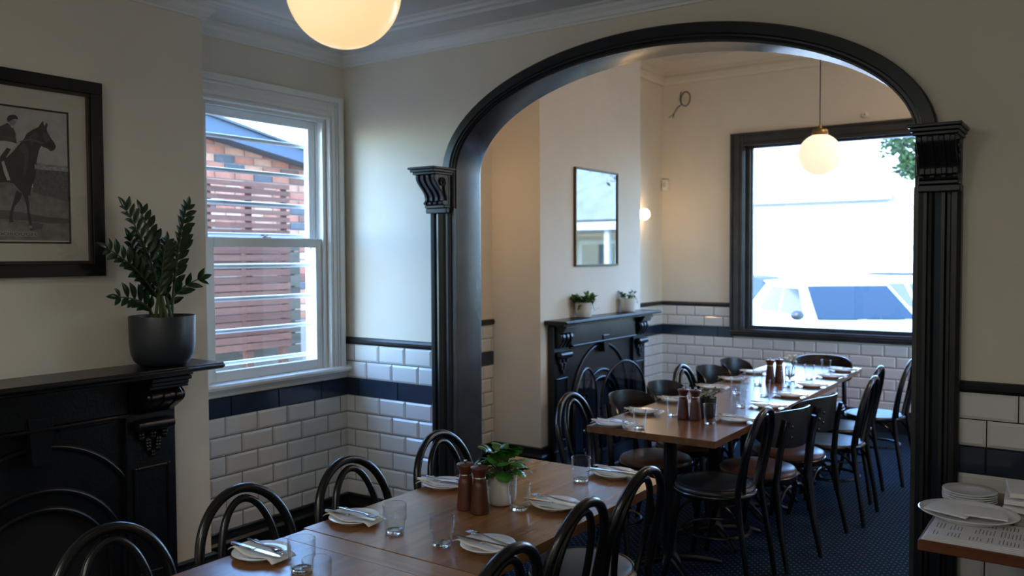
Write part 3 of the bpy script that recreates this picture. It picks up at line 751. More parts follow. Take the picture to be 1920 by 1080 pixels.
# ================================================================ FIREPLACES
def ring_plate(y_half, r_, zc, zbot, ztop, n=32):
    """outline of a plate with an arched opening: list of quads between outer rectangle and arch (2D y,z)"""
    quads = []
    pts = [(-r_, zbot)] + [(-r_*math.cos(math.pi*i/n), zc+r_*math.sin(math.pi*i/n)) for i in range(n+1)] + [(r_, zbot)]
    return pts
def fireplace(name, label, loc, half, leg_w, leg_in, shelf_y, depth, top, radii, detail_tiles=False):
    """faces +x; origin on the breast face at floor level, centred"""
    root = thing(name, label, 'fireplace', loc)
    def b(mb, nm, m_=IRON, bevel=0.004, p=root): return mb.build(nm, m_, p, bevel)
    y0, y1 = shelf_y
    # shelf with moulded edge
    pr = [(0.0, top-0.030), (depth-0.03, top-0.030), (depth-0.012, top-0.026), (depth, top-0.018), (depth, top-0.010), (depth-0.008, top-0.006), (depth-0.010, top), (0.0, top)]
    b(MB().prism(pr, y0, y1, 'y'), 'mantel_shelf', bevel=0.002)
    b(MB().box(0, depth-0.06, -half+0.01, half-0.01, top-0.045, top-0.030).box(0, 0.075, -half+leg_w, half-leg_w, top-0.20, top-0.045).box(0, 0.09, -half+leg_w, half-leg_w, top-0.215, top-0.20), 'frieze')
    for s_ in (-1, 1):
        a, c = sorted((s_*half, s_*(half-leg_w)))
        mb = MB().box(0, 0.055, a, c, 0, top-0.045).box(0, 0.075, a-0.0, c+0.0, 0, 0.16)
        mb.box(0.055, 0.064, a+0.03, a+0.045, 0.22, 0.70).box(0.055, 0.064, c-0.045, c-0.03, 0.22, 0.70).box(0.055, 0.064, a+0.045, c-0.045, 0.22, 0.235).box(0.055, 0.064, a+0.045, c-0.045, 0.685, 0.70)
        lg = b(mb, 'leg')
        m_ = (a+c)/2; w2 = leg_w*0.40
        cb = link('corbel', None, root)
        b(MB().box(0.05, depth-0.05, m_-w2, m_+w2, top-0.062, top-0.045).box(0.05, depth-0.065, m_-w2+0.006, m_+w2-0.006, top-0.080, top-0.062).box(0.05, depth-0.075, m_-w2+0.002, m_+w2-0.002, top-0.094, top-0.080), 'corbel_cap', p=cb)
        prof = []
        for i in range(25):
            t = i/24; ang = R(85)-t*R(200)
            prof.append((0.055+(depth-0.145)*(0.55+0.5*math.cos(ang-R(10)))*(1-0.25*t), top-0.094-0.115*t))
        prof = [(max(0.06, p[0]), p[1]) for p in prof]
        b(MB().prism([(0.05, top-0.094)]+prof+[(0.05, top-0.21)], m_-w2*0.94, m_+w2*0.94, 'y', True), 'scroll', bevel=0.0, p=cb)
        for k in (-1, 0, 1):
            b(MB().prism([(0.05, top-0.096)]+[(p[0]+0.009, p[1]) for p in prof]+[(0.05, top-0.212)], m_+k*w2*0.62-w2*0.16, m_+k*w2*0.62+w2*0.16, 'y', True), 'scroll_rib', p=cb)
        b(MB().lathe([(0.012, -w2*0.98), (0.026, -w2*0.9), (0.028, 0), (0.026, w2*0.9), (0.012, w2*0.98)], 16, (0.082, m_, top-0.262), axis='y'), 'lower_scroll', bevel=0, p=cb)
        for i in range(9):
            t = i/8; nb = 3 if i < 3 else (2 if i < 7 else 1)
            for j in range(nb):
                yy = m_+(j-(nb-1)/2)*w2*0.62*(1-0.35*t)
                b(MB().ball((0.066, yy, top-0.29-0.11*t), 0.017*(1-0.4*t), 8, 6), 'carved_berry', bevel=0, p=cb)
    # cast insert with arched opening and raised rings
    hi = half-leg_w+0.01
    r0, zc = radii[0]
    n = 32; mb = MB()
    rI, zI = radii[-1]
    arc = [(-rI, 0.02)] + [(-rI*math.cos(math.pi*i/n), zI+rI*math.sin(math.pi*i/n)) for i in range(n+1)] + [(rI, 0.02)]
    ztop = top-0.2
    outer = [(-hi, 0.02)] + [(-hi*math.cos(math.pi*i/n) if abs(math.cos(math.pi*i/n)) > 0.999 else -hi*math.cos(math.pi*i/n), ztop) for i in range(n+1)] + [(hi, 0.02)]
    outer = [(-hi, 0.02)] + [(-hi + 2*hi*i/n, ztop) for i in range(n+1)] + [(hi, 0.02)]
    vv = [(0.030, p[0], p[1]) for p in arc] + [(0.030, p[0], p[1]) for p in outer] + [(0.004, p[0], p[1]) for p in arc]
    k = len(arc); ff = []
    for i in range(k-1): ff.append((i, i+1, k+i+1, k+i)); ff.append((2*k+i, 2*k+i+1, i+1, i))
    mb.add(vv, ff); ins = b(mb, 'cast_insert', bevel=0)
    b(MB().box(0.001, 0.006, -rI-0.02, rI+0.02, 0.0, zI+rI+0.02), 'firebox_back', mat('firebox_black', (0.004, 0.004, 0.004), 0.9), bevel=0)  # flat near-black sheet behind the arched opening
    for (r_, zc_) in radii:
        pts = [(0.034, -r_, 0.05)] + [(0.034, -r_*math.cos(math.pi*i/n), zc_+r_*math.sin(math.pi*i/n)) for i in range(n+1)] + [(0.034, r_, 0.05)]
        b(MB().tube(pts, 0.013, 8), 'arch_ring', bevel=0)
    zk = radii[0][0]+radii[0][1]
    b(MB().prism([(-0.034, zk-0.06), (0.034, zk-0.06), (0.05, ztop+0.04), (-0.05, ztop+0.04)], 0.028, 0.085, 'x'), 'keystone')
    for s_ in (-1, 1):
        b(MB().box(0.030, 0.042, min(s_*0.09, s_*(hi-0.05)), max(s_*0.09, s_*(hi-0.05)), ztop-0.035, ztop-0.02), 'plate_bead')
    for i in range(9):
        y = -rI*0.8+i*rI*0.2
        b(MB().tube([(0.075, y, 0.06), (0.085, y, 0.24)], 0.008, 6), 'grate_bar', bevel=0)
    b(MB().box(0.05, 0.10, -rI*0.9, rI*0.9, 0.235, 0.262).box(0.05, 0.10, -rI*0.9, rI*0.9, 0.04, 0.065), 'grate_rail')
    b(MB().box(0.0, 0.30, -half-0.02, half+0.02, 0.0, 0.018), 'hearth', mat('slate_hearth', (0.05, 0.055, 0.065), 0.3))
    return root
fireplace('fireplace', 'black cast iron fireplace under the framed horse picture', (BX, -1.94, 0), 0.60, 0.235, 0, (-0.71, 0.71), 0.275, 1.147, [(0.44, 0.42), (0.365, 0.32), (0.30, 0.31)])
fireplace('fireplace', 'black cast iron fireplace in the far room behind the fire screen', (B2X, 2.45, 0), 0.755, 0.22, 0, (-0.80, 0.80), 0.20, 1.137, [(0.46, 0.44), (0.33, 0.36), (0.27, 0.36)])

# folding fire screen in front of the far fireplace
fs = thing('fire_screen', 'folding arched fire screen with glass panels before the far fireplace', 'fire screen', (0.70, 2.05, 0.0))
def screen_panel(yc, hw, top, rz, off):
    p = link('screen_panel', None, fs); p.location = (off, yc, 0); p.rotation_euler = (0, 0, rz)
    n = 24; hr = hw
    pts = [(0, -hw, 0.02)] + [(0, -hw*math.cos(math.pi*i/n), top-hr+hr*math.sin(math.pi*i/n)) for i in range(n+1)] + [(0, hw, 0.02)]
    MB().tube(pts, 0.009, 8, closed=True).build('screen_frame', IRON, p)
    poly = [(q[1], q[2]) for q in pts]
    MB().prism(poly, -0.002, 0.002, 'x').build('screen_glass', pane_mat('smoked_glass', (0.55, 0.60, 0.66)), p)
    rr = random.Random(int(yc*100))
    for i in range(7):
        a = rr.uniform(0, 6.28); y_, z_ = rr.uniform(-hw*0.5, hw*0.5), rr.uniform(0.2, top-hw*0.7)
        pt = [(0.005, y_+0.02*math.cos(a+R(20*k)), z_+0.02*math.sin(a+R(20*k))) for k in range(9)]
        MB().tube(pt, 0.004, 5).build('wire_ornament', IRON, p)
    for s_ in (-1, 1): MB().tube([(-0.05, s_*hw*0.8, 0.006), (0.05, s_*hw*0.8, 0.006)], 0.008, 6).build('screen_foot', IRON, p)
screen_panel(-0.35, 0.29, 0.80, R(14), -0.03)
screen_panel(0.22, 0.29, 0.80, R(-8), -0.02)

# ================================================================ CHAIRS
def bentwood(seat_mat, wood_seat=False):
    """origin on the floor under the seat, sitter faces +x"""
    root = link('bentwood_chair', None)
    def b(mb, nm, m_=CHAIRB, bevel=0.0): return mb.build(nm, m_, root, bevel)
    zs = 0.455
    ring = MB().lathe([(0.165, zs-0.022), (0.200, zs-0.022), (0.207, zs-0.012), (0.207, zs-0.002), (0.200, zs+0.006), (0.165, zs+0.006), (0.165, zs-0.022)], 40, cap=False)
    b(ring, 'seat_ring')
    if wood_seat:
        b(MB().lathe([(0.001, zs+0.004), (0.10, zs+0.003), (0.17, zs+0.006), (0.190, zs+0.009), (0.194, zs+0.004), (0.190, zs-0.004), (0.001, zs-0.004)], 40, cap=False), 'seat', seat_mat)
    else:
        sp = b(MB().lathe([(0.001, zs+0.040), (0.10, zs+0.038), (0.165, zs+0.032), (0.190, zs+0.024), (0.198, zs+0.014), (0.197, zs+0.004), (0.001, zs+0.002)], 40, cap=False), 'seat_pad', seat_mat)
        pts = [(0.183*math.cos(a), 0.183*math.sin(a), zs+0.029) for a in [2*math.pi*i/40 for i in range(40)]]
        MB().tube(pts, 0.004, 6, closed=True).build('piping', seat_mat, sp)
    # back hoop continues into the rear legs
    def hoop(w, zt, n=28, lean=0.085, z0=0.46, wbot=0.165):
        pts = []
        for s_ in (-1, 1):
            seg = []
            for i in range(10):
                t = i/10; z = z0+(zt-0.20-z0)*t
                seg.append((-0.178-lean*((z-0.46)/0.42)**1.2 if z > 0.46 else -0.178, s_*(wbot+(w-wbot)*math.sin(t*math.pi/2)), z))
            pts.append(seg)
        arc = []
        for i in range(n+1):
            a = math.pi*i/n; z = zt-0.20+0.20*math.sin(a)
            arc.append((-0.178-lean*((z-0.46)/0.42)**1.2, -w*math.cos(a), z))
        return pts[0]+arc+pts[1][::-1]
    h = hoop(0.176, 0.868)
    legs = [(-0.245, -0.185, 0.0), (-0.225, -0.18, 0.15), (-0.195, -0.172, 0.33)]
    path = legs + h + [(x, -y, z) for (x, y, z) in legs[::-1]]
    rad = [0.012, 0.014, 0.0155] + [0.0158]*len(h) + [0.0155, 0.014, 0.012]
    b(MB().tube(path, rad, 10), 'back_hoop_and_rear_legs')
    h2 = hoop(0.106, 0.838, wbot=0.074, lean=0.080)
    h2 = [(x+0.004, y, z) for (x, y, z) in h2]
    b(MB().tube(h2, 0.0125, 8), 'inner_hoop')
    for s_ in (-1, 1):
        b(MB().tube([(0.135, s_*0.135, zs-0.015), (0.15, s_*0.148, 0.30), (0.172, s_*0.165, 0.12), (0.20, s_*0.18, 0.0)], [0.0175, 0.0165, 0.014, 0.0115], 10), 'leg')
    pts = [(0.163*math.cos(a)-0.012, 0.163*math.sin(a), 0.245) for a in [2*math.pi*i/36 for i in range(36)]]
    b(MB().tube(pts, 0.0085, 7, closed=True), 'leg_ring')
    for (x0, y0, x1, y1) in ((0.15, -0.148, 0.15, 0.148), (0.15, -0.148, -0.20, -0.172), (0.15, 0.148, -0.20, 0.172)):
        for (ax, ay, bx_, by_) in ((x0, y0, x1, y1), (x1, y1, x0, y0)):
            arc = []
            for i in range(9):
                a = (math.pi/2)*i/8; t = 0.42*(1-math.cos(a)); arc.append((ax+(bx_-ax)*t, ay+(by_-ay)*t, 0.265+(zs-0.03-0.265)*math.sin(a)))
            b(MB().tube(arc, 0.0075, 6), 'brace')
    return root
def panelback():
    root = link('panel_back_chair', None)
    def b(mb, nm, m_=CHAIRB, bevel=0.0): return mb.build(nm, m_, root, bevel)
    zs = 0.445
    b(MB().lathe([(0.15, zs-0.03), (0.200, zs-0.03), (0.208, zs-0.020), (0.208, zs+0.002), (0.200, zs+0.008), (0.15, zs+0.008), (0.15, zs-0.03)], 36, cap=False), 'seat_ring')
    sp = b(MB().lathe([(0.001, zs+0.050), (0.10, zs+0.048), (0.165, zs+0.040), (0.195, zs+0.028), (0.204, zs+0.016), (0.202, zs+0.006), (0.001, zs+0.004)], 36, cap=False), 'seat_pad', BROWNL)
    for s_ in (-1, 1):
        b(MB().tube([(-0.275, s_*0.175, 0.0), (-0.23, s_*0.165, 0.22), (-0.20, s_*0.158, 0.44), (-0.215, s_*0.150, 0.60), (-0.250, s_*0.135, 0.765)], [0.012, 0.016, 0.019, 0.017, 0.012], 10), 'rear_leg')
        b(MB().tube([(0.135, s_*0.14, zs-0.02), (0.15, s_*0.15, 0.30), (0.205, s_*0.18, 0.0)], [0.019, 0.018, 0.0125], 10), 'leg')
    # bent plywood back with paddle-shaped ends
    nu, nv = 28, 8; th = 0.009; Rr = 0.262; half = R(63)
    vv = []; ff = []
    for side in (0, 1):
        for i in range(nu+1):
            u = -1+2*i/nu; a = u*half; e = max(0.0, 1-abs(u)**3.2)**0.5
            zt = 0.724+0.098*e; zb_ = 0.724-0.105*e
            for j in range(nv+1):
                t = j/nv; z = zb_+(zt-zb_)*t
                rr = Rr+(th if side else 0)
                x = 0.012-rr*math.cos(a)-0.10*(z-0.75) ; y = rr*math.sin(a)
                vv.append((x, y, z))
    o_ = (nu+1)*(nv+1)
    for i in range(nu):
        for j in range(nv):
            q = (i*(nv+1)+j, (i+1)*(nv+1)+j, (i+1)*(nv+1)+j+1, i*(nv+1)+j+1)
            ff.append(tuple(reversed(q))); ff.append(tuple(k+o_ for k in q))
        for j in (0, nv):
            a_, c_ = i*(nv+1)+j, (i+1)*(nv+1)+j; ff.append((a_, c_, c_+o_, a_+o_) if j else (c_, a_, a_+o_, c_+o_))
    for i in (0, nu):
        for j in range(nv):
            a_, c_ = i*(nv+1)+j, i*(nv+1)+j+1; ff.append((a_, c_, c_+o_, a_+o_) if i == 0 else (c_, a_, a_+o_, c_+o_))
    bk = MB().add(vv, ff, True).build('backrest', PANELB, root); fix_normals(bk.data)
    for s_ in (-1, 1):
        for z in (0.69, 0.745):
            MB().lathe([(0.008, 0), (0.008, 0.006), (0.003, 0.009)], 10, (0.24+0.035+0.1*(z-0.75), s_*0.142, z), axis='x').build('screw_cap', CHAIRB, bk).matrix_local = Matrix.Rotation(math.pi, 4, 'Z')
    for (x0, y0, x1, y1) in ((0.15, -0.15, 0.15, 0.15), (0.15, -0.15, -0.21, -0.16), (0.15, 0.15, -0.21, 0.16), (-0.21, -0.16, -0.21, 0.16)):
        for (ax, ay, bx_, by_) in ((x0, y0, x1, y1), (x1, y1, x0, y0)):
            arc = []
            for i in range(9):
                a = (math.pi/2)*i/8; t = 0.40*(1-math.cos(a)); arc.append((ax+(bx_-ax)*t, ay+(by_-ay)*t, 0.24+(zs-0.035-0.24)*math.sin(a)))
            b(MB().tube(arc, 0.0078, 6), 'brace')
    return root
protos = {}
def place_chair(kind, x, y, rz, label, group):
    if kind not in protos:
        protos[kind] = {'taupe': lambda: bentwood(TAUPE), 'black': lambda: bentwood(BLACKL), 'woodseat': lambda: bentwood(SEATW, True), 'panel': panelback}[kind]()
        o = protos[kind]
    else: o = copy_tree(protos[kind])
    o.location = (x, y, 0); o.rotation_euler = (0, 0, rz)
    tag(o, label, 'chair', group)
    return o
GN = 'bentwood chairs at the near table'; GFL = 'chairs along the fireplace side of the far table'; GFR = 'chairs along the aisle side of the far table'
DX = 0.262
place_chair('taupe', 1.475+DX, -2.325, R(2), 'black bentwood chair in front of the dark fireplace, nearest the camera', GN)
place_chair('taupe', 1.440+DX, -1.872, R(-1), 'black bentwood chair below the sash window, beside the chimney breast edge', GN)
place_chair('taupe', 1.445+DX, -1.40, R(0), 'black bentwood chair in front of the tiled corner under the window', GN)
place_chair('taupe', 1.428+DX, -0.862, R(0), 'black bentwood chair in front of the left arch pilaster', GN)
place_chair('taupe', 2.500-DX, -1.84, R(180), 'black bentwood chair cut off by the bottom edge, right side of near table', GN)
place_chair('taupe', 2.455-DX, -1.385, R(181), 'middle black bentwood chair on the aisle side of the near table', GN)
place_chair('taupe', 2.435-DX, -0.925, R(178), 'black bentwood chair with taupe seat at the arch end, aisle side', GN)
place_chair('woodseat', 1.375+DX, 0.30, R(0), 'black bentwood chair at the near left corner of the far table', GFL)
place_chair('panel', 1.39+0.26, 0.79, R(0), 'curved panel-back chair before the fire screen, brown seat', GFL)
place_chair('panel', 1.39+0.26, 1.275, R(0), 'curved panel-back chair beside the fireplace, second of its kind from the arch', GFL)
place_chair('woodseat', 1.39+DX, 1.725, R(0), 'bentwood chair standing between panel-back chairs on fireplace side', GFL)
place_chair('panel', 1.345+0.26, 2.155, R(0), 'curved panel-back chair just past the lone bentwood on fireplace side', GFL)
place_chair('panel', 1.34+0.26, 2.635, R(0), 'farthest curved panel-back chair on the fireplace side, near the tiled corner', GFL)
place_chair('black', 2.40-DX, 0.44, R(180), 'black bentwood chair with dark seat nearest the arch, aisle side of far table', GFR)
place_chair('panel', 2.46-0.26, 0.90, R(168), 'first panel-back chair with brown seat on the aisle side', GFR)
place_chair('panel', 2.48-0.26, 1.38, R(170), 'second panel-back chair with brown seat on the aisle side', GFR)
place_chair('woodseat', 2.595-DX, 1.85, R(180), 'bentwood chair just beyond the aisle-side panel-back chairs', GFR)
place_chair('woodseat', 2.525-DX, 2.36, R(180), 'second bentwood chair from the far end, aisle side of far table', GFR)
place_chair('woodseat', 2.63-DX, 2.93, R(176), 'farthest bentwood chair on the aisle side, against the pilaster edge', GFR)
place_chair('panel', 1.925, 3.055, R(-90), 'panel-back chair at the head of the far table under the street window', 'head chair of the far table')

# ================================================================ TABLES
def dining_table(label, x0, x1, y0, y1, m_, bread=None, group=None, npl=5, rz=0.0, px=0.0, pin=0.26):
    cx, cy = (x0+x1)/2, (y0+y1)/2
    t = thing('dining_table', label, 'table', (cx, cy, 0), rz, group)
    hx, hy = (x1-x0)/2, (y1-y0)/2
    a, c = -hy, hy
    if bread:
        MB().cbox(-hx, hx, c-0.095, c, 0.717, 0.75, 0.002).build('end_board', OAKX, t); c -= 0.0955
        MB().cbox(-hx, hx, a, a+0.095, 0.717, 0.75, 0.002).build('end_board', OAKX, t); a += 0.0955
    w = 2*hx/npl
    for k in range(npl): MB().cbox(-hx+k*w, -hx+(k+1)*w-0.00005, a, c, 0.717, 0.75, 0.0002).build('plank', m_, t)
    for s_ in (-1, 1):
        yb = s_*(hy-(pin if s_ > 0 else 0.26))
        p = link('pedestal', None, t); p.location = (px, yb, 0)
        MB().lathe([(0.06, 0.045), (0.045, 0.075), (0.036, 0.10), (0.034, 0.66), (0.045, 0.69), (0.06, 0.70)], 20).build('column', IRON, p)
        for ang in (45, 135, 225, 315):
            o = MB().tube([(0.0, 0, 0.065), (0.12, 0, 0.055), (0.22, 0, 0.035), (0.28, 0, 0.016)], [0.024, 0.021, 0.017, 0.013], 8).build('foot', IRON, p); o.rotation_euler = (0, 0, R(ang))
        MB().box(-0.24, 0.24, -0.03, 0.03, 0.70, 0.717).box(-0.03, 0.03, -0.22, 0.22, 0.702, 0.716).build('top_plate', IRON, p)
    return t
GT = 'oak dining tables'
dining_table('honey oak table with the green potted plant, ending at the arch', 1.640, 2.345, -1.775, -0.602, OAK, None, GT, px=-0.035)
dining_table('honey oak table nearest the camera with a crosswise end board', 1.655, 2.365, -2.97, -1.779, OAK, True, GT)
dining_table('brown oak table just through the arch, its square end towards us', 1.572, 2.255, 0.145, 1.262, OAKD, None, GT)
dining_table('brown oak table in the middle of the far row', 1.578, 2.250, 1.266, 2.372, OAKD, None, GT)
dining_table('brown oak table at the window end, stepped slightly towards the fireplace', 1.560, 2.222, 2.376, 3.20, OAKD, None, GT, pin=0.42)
TZ = 0.7502

# ---------------------------------------------------------------- place settings
plate_me = MB().lathe([(0.001, 0.004), (0.045, 0.004), (0.050, 0.000), (0.054, 0.000), (0.056, 0.005), (0.080, 0.014), (0.0835, 0.0165), (0.082, 0.0185), (0.056, 0.0105), (0.046, 0.0075), (0.001, 0.0065)], 40, cap=False).mesh('side_plate'); plate_me.materials.append(CHINA)
def napkin_mesh():
    L_, W_, n, m = 0.205, 0.082, 18, 6
    vv = []; ff = []
    for lay in (0, 1):
        for i in range(n+1):
            for j in range(m+1):
                x = -L_/2+L_*i/n; y = -W_/2+W_*j/m
                r_ = math.hypot(x, y*0.9)
                z = 0.0105+0.009*min(1, max(0, (r_-0.045)/0.038)) - 0.012*max(0, (abs(x)-0.085)/0.02)
                z += 0.0018*math.sin(x*60+y*30) + (0.0028 if lay else 0)
                vv.append((x, y+0.10*x*(0.3), z))
    o_ = (n+1)*(m+1)
    for i in range(n):
        for j in range(m):
            q = (i*(m+1)+j, (i+1)*(m+1)+j, (i+1)*(m+1)+j+1, i*(m+1)+j+1)
            ff.append(tuple(q[::-1])); ff.append(tuple(k+o_ for k in q))
    for i in range(n):
        for j in (0, m):
            a, c = i*(m+1)+j, (i+1)*(m+1)+j; ff.append((a, c, c+o_, a+o_) if j == 0 else (c, a, a+o_, c+o_))
    for j in range(m):
        for i in (0, n):
            a, c = i*(m+1)+j, i*(m+1)+j+1; ff.append((c, a, a+o_, c+o_) if i == 0 else (a, c, c+o_, a+o_))
    me = MB().add(vv, ff, True).mesh('napkin'); me.materials.append(NAPK); return me
napkin_me = napkin_mesh()
def flat_outline(pts, z0, z1, bow, name):
    """pts: (x, halfwidth); strip with thickness that follows a bow function"""
    vv = []; ff = []; n = len(pts)
    for (x, h) in pts:
        z = bow(x)
        vv += [(x, -h, z0+z), (x, h, z0+z), (x, h*0.8, z1+z), (x, -h*0.8, z1+z)]
    for i in range(n-1):
        a, c = i*4, i*4+4
        for k in range(4): k2 = (k+1) % 4; ff.append((a+k, c+k, c+k2, a+k2))
    ff.append((0, 1, 2, 3)); ff.append(tuple(reversed((n*4-4, n*4-3, n*4-2, n*4-1))))
    return vv, ff
def knife_parts():
    v, f = flat_outline([(-0.105, 0.004), (-0.10, 0.0075), (-0.06, 0.0075), (-0.01, 0.006), (0.0, 0.005)], 0.0, 0.006, lambda x: 0, 'h')
    h = MB().add(v, f).mesh('knife_handle'); h.materials.append(STEEL)
    v, f = flat_outline([(0.0, 0.005), (0.006, 0.009), (0.06, 0.0095), (0.09, 0.008), (0.105, 0.004), (0.11, 0.001)], 0.0015, 0.004, lambda x: 0, 'b')
    b_ = MB().add(v, f).mesh('knife_blade'); b_.materials.append(STEEL)
    return h, b_
def fork_parts():
    bow = lambda x: 0.005*math.sin(max(0, (x+0.02)/0.12)*math.pi) if x > -0.02 else 0
    v, f = flat_outline([(-0.10, 0.006), (-0.09, 0.0085), (-0.05, 0.006), (0.0, 0.0035), (0.035, 0.0035), (0.05, 0.010), (0.062, 0.012), (0.068, 0.012)], 0.0, 0.003, bow, 'h')
    h = MB().add(v, f, True).mesh('fork_handle'); h.materials.append(STEEL)
    mb = MB()
    for k in range(4):
        y = -0.0095+k*0.00633
        mb.tube([(0.066, y, 0.0015+bow(0.066)), (0.085, y, 0.0025+bow(0.085)), (0.105, y*0.95, 0.004+bow(0.1))], [0.0019, 0.0017, 0.001], 5)
    t_ = mb.mesh('tines'); t_.materials.append(STEEL)
    return h, t_
kh, kb = knife_parts(); fh, ft = fork_parts()
def setting(x, y, rz, where, grp, side):
    """plate, napkin, knife and fork; each a thing of its own"""
    j = rnd.uniform(-6, 6)
    p = link('side_plate', plate_me); p.location = (x, y, TZ); tag(p, 'white side plate '+where, 'plate', 'side plates '+grp)
    nk = link('napkin', napkin_me); nk.location = (x, y, TZ); nk.rotation_euler = (0, 0, rz+R(j)); tag(nk, 'folded white napkin on the plate '+where, 'napkin', 'napkins '+grp)
    M = Matrix.Translation((x, y, TZ+0.0195)) @ Matrix.Rotation(rz+R(j), 4, 'Z')
    k = thing('table_knife', 'steel knife on the napkin '+where, 'knife', group='knives '+grp); k.matrix_world = M @ Matrix.Translation((0.0, -0.022*side, 0.003)) @ Matrix.Rotation(R(4), 4, 'Z')
    link('handle', kh, k); link('blade', kb, k)
    f_ = thing('table_fork', 'steel fork on the napkin '+where, 'fork', group='forks '+grp); f_.matrix_world = M @ Matrix.Translation((0.0, 0.014*side, 0.003)) @ Matrix.Rotation(R(-5), 4, 'Z')
    link('handle', fh, f_); link('tines', ft, f_)
L_ = lambda s: s
near = [(1.735, -2.015, 'by the chair in front of the dark fireplace', 1), (1.722, -1.632, 'by the chair under the sash window', 1), (1.705, -1.150, 'by the chair in the tiled corner', 1),
        (2.240, -1.597, 'at the front right of the near table', -1), (2.188, -1.139, 'right of the white plant pot', -1), (2.160, -0.660, 'at the arch end of the near table', -1)]
for (x, y, w_, s_) in near: setting(x, y, R(0) if s_ > 0 else R(180), w_, 'on the near table', s_)
ordn = ['first', 'second', 'third', 'fourth', 'fifth', 'sixth']
for k, (x, y) in enumerate([(1.680, 0.215), (1.668, 0.605), (1.655, 1.04), (1.655, 1.62), (1.650, 2.03), (1.645, 2.46)]):
    setting(x, y, R(0), f'{ordn[k]} from the arch on fireplace side of far table', 'on the far table, fireplace side', 1)
for k, (x, y) in enumerate([(2.165, 0.665), (2.175, 1.145), (2.170, 1.58), (2.165, 2.05), (2.160, 2.54), (2.150, 2.92)]):
    setting(x, y, R(180), f'{ordn[k]} from the arch on aisle side of far table', 'on the far table, aisle side', -1)

# ---------------------------------------------------------------- glasses
def glass_with_base(prof, rb):
    mb = MB().lathe(prof, 36, cap=False); nf = len(mb.f)
    mb.lathe([(0.001, 0.0012), (rb, 0.0012), (rb+0.0022, 0.004), (rb+0.0020, 0.0095), (rb-0.001, 0.0112), (0.001, 0.0108)], 36, cap=False)
    me = mb.mesh('tumbler'); me.materials.append(THING); me.materials.append(GLASS)
    for k, p in enumerate(me.polygons): p.material_index = 0 if k < nf else 1
    return me
def tumbler_mesh():
    o = [(0.001, 0.0), (0.027, 0.0), (0.030, 0.003), (0.0315, 0.010), (0.0325, 0.036), (0.0335, 0.039), (0.0370, 0.043), (0.0378, 0.050), (0.0380, 0.090), (0.0374, 0.0925),
         (0.0364, 0.0915), (0.0360, 0.050), (0.0350, 0.0455), (0.0312, 0.041), (0.0302, 0.036), (0.0292, 0.016), (0.026, 0.0125), (0.001, 0.012)]
    return glass_with_base(o, 0.0262)
def flare_mesh():
    o = [(0.001, 0.0), (0.025, 0.0), (0.0275, 0.003), (0.0300, 0.040), (0.0350, 0.100), (0.0343, 0.1022), (0.0334, 0.100), (0.0283, 0.040), (0.0262, 0.016), (0.022, 0.013), (0.001, 0.0125)]
    return glass_with_base(o, 0.0225)
tum, fla = tumbler_mesh(), flare_mesh()
def glass(x, y, me, label, grp):
    o = link('tumbler', me); o.location = (x, y, TZ); tag(o, label, 'glass', grp)
gl = 'stepped clear glass tumbler '
for (x, y, w_) in [(1.925, -2.030, 'beside the plate by the dark fireplace chair'), (2.080, -2.115, 'cut by the bottom edge of the photo'), (1.915, -1.648, 'beside the plate under the sash window'),
                   (2.112, -1.655, 'left of the front right plate'), (2.100, -1.230, 'just right of the white plant pot'), (2.088, -0.795, 'at the arch end of the near table')]:
    glass(x, y, tum, gl+w_, 'tumblers on the near table')
ga = 'clear flared tumbler '
for k, (x, y) in enumerate([(1.830, 0.225), (1.826, 0.630), (1.853, 1.515), (1.850, 1.93)]):
    glass(x, y, fla, ga+f'{ordn[k]} from the arch in the fireplace-side row', 'tumblers on the far table, fireplace side')
for k, (x, y) in enumerate([(2.080, 0.520), (2.040, 1.080), (2.032, 1.515), (2.026, 1.965), (2.056, 2.385), (2.080, 2.72)]):
    glass(x, y, fla, ga+f'{ordn[k]} from the arch in the aisle-side row', 'tumblers on the far table, aisle side')

# ---------------------------------------------------------------- mills
mill_body = MB().lathe([(0.001, 0.0), (0.0305, 0.0), (0.032, 0.003), (0.0315, 0.012), (0.0285, 0.045), (0.0245, 0.09), (0.0215, 0.118)], 28, cap=True).mesh('mill_body'); mill_body.materials.append(MILLW)
mill_band = MB().lathe([(0.0213, 0.118), (0.0218, 0.1185), (0.0218, 0.1225), (0.0213, 0.123)], 28).mesh('band'); mill_band.materials.append(STEEL)
mill_head = MB().lathe([(0.0212, 0.123), (0.0218, 0.130), (0.0265, 0.143), (0.0305, 0.150), (0.0312, 0.154), (0.029, 0.157), (0.001, 0.1585)], 28).mesh('mill_head'); mill_head.materials.append(MILLW)
mill_knob = MB().lathe([(0.004, 0.158), (0.004, 0.162), (0.0065, 0.1645), (0.0065, 0.168), (0.004, 0.170), (0.001, 0.1702)], 14).mesh('knob'); mill_knob.materials.append(STEEL)
def mill(x, y, label, grp):
    t = thing('pepper_mill', label, 'mill', (x, y, TZ), rnd.uniform(0, 6), grp)
    for nm, me in (('body', mill_body), ('band', mill_band), ('head', mill_head), ('knob', mill_knob)): link(nm, me, t)
mill(1.943, -1.325, 'red-brown wooden mill on the near table, left of its pair', 'mills on the near table')
mill(2.010, -1.334, 'red-brown wooden mill on the near table, nearest the plant pot', 'mills on the near table')
mill(1.909, 0.580, 'dark wooden mill at the arch end of the far row, left of its pair', 'mills on the far tables')
mill(1.975, 0.582, 'dark wooden mill beside the small black herb pot', 'mills on the far tables')
mill(1.888, 2.06, 'dark wooden mill at the window end, left of its pair', 'mills on the far tables')
mill(1.930, 2.12, 'dark wooden mill at the window end beside the flower vase', 'mills on the far tables')

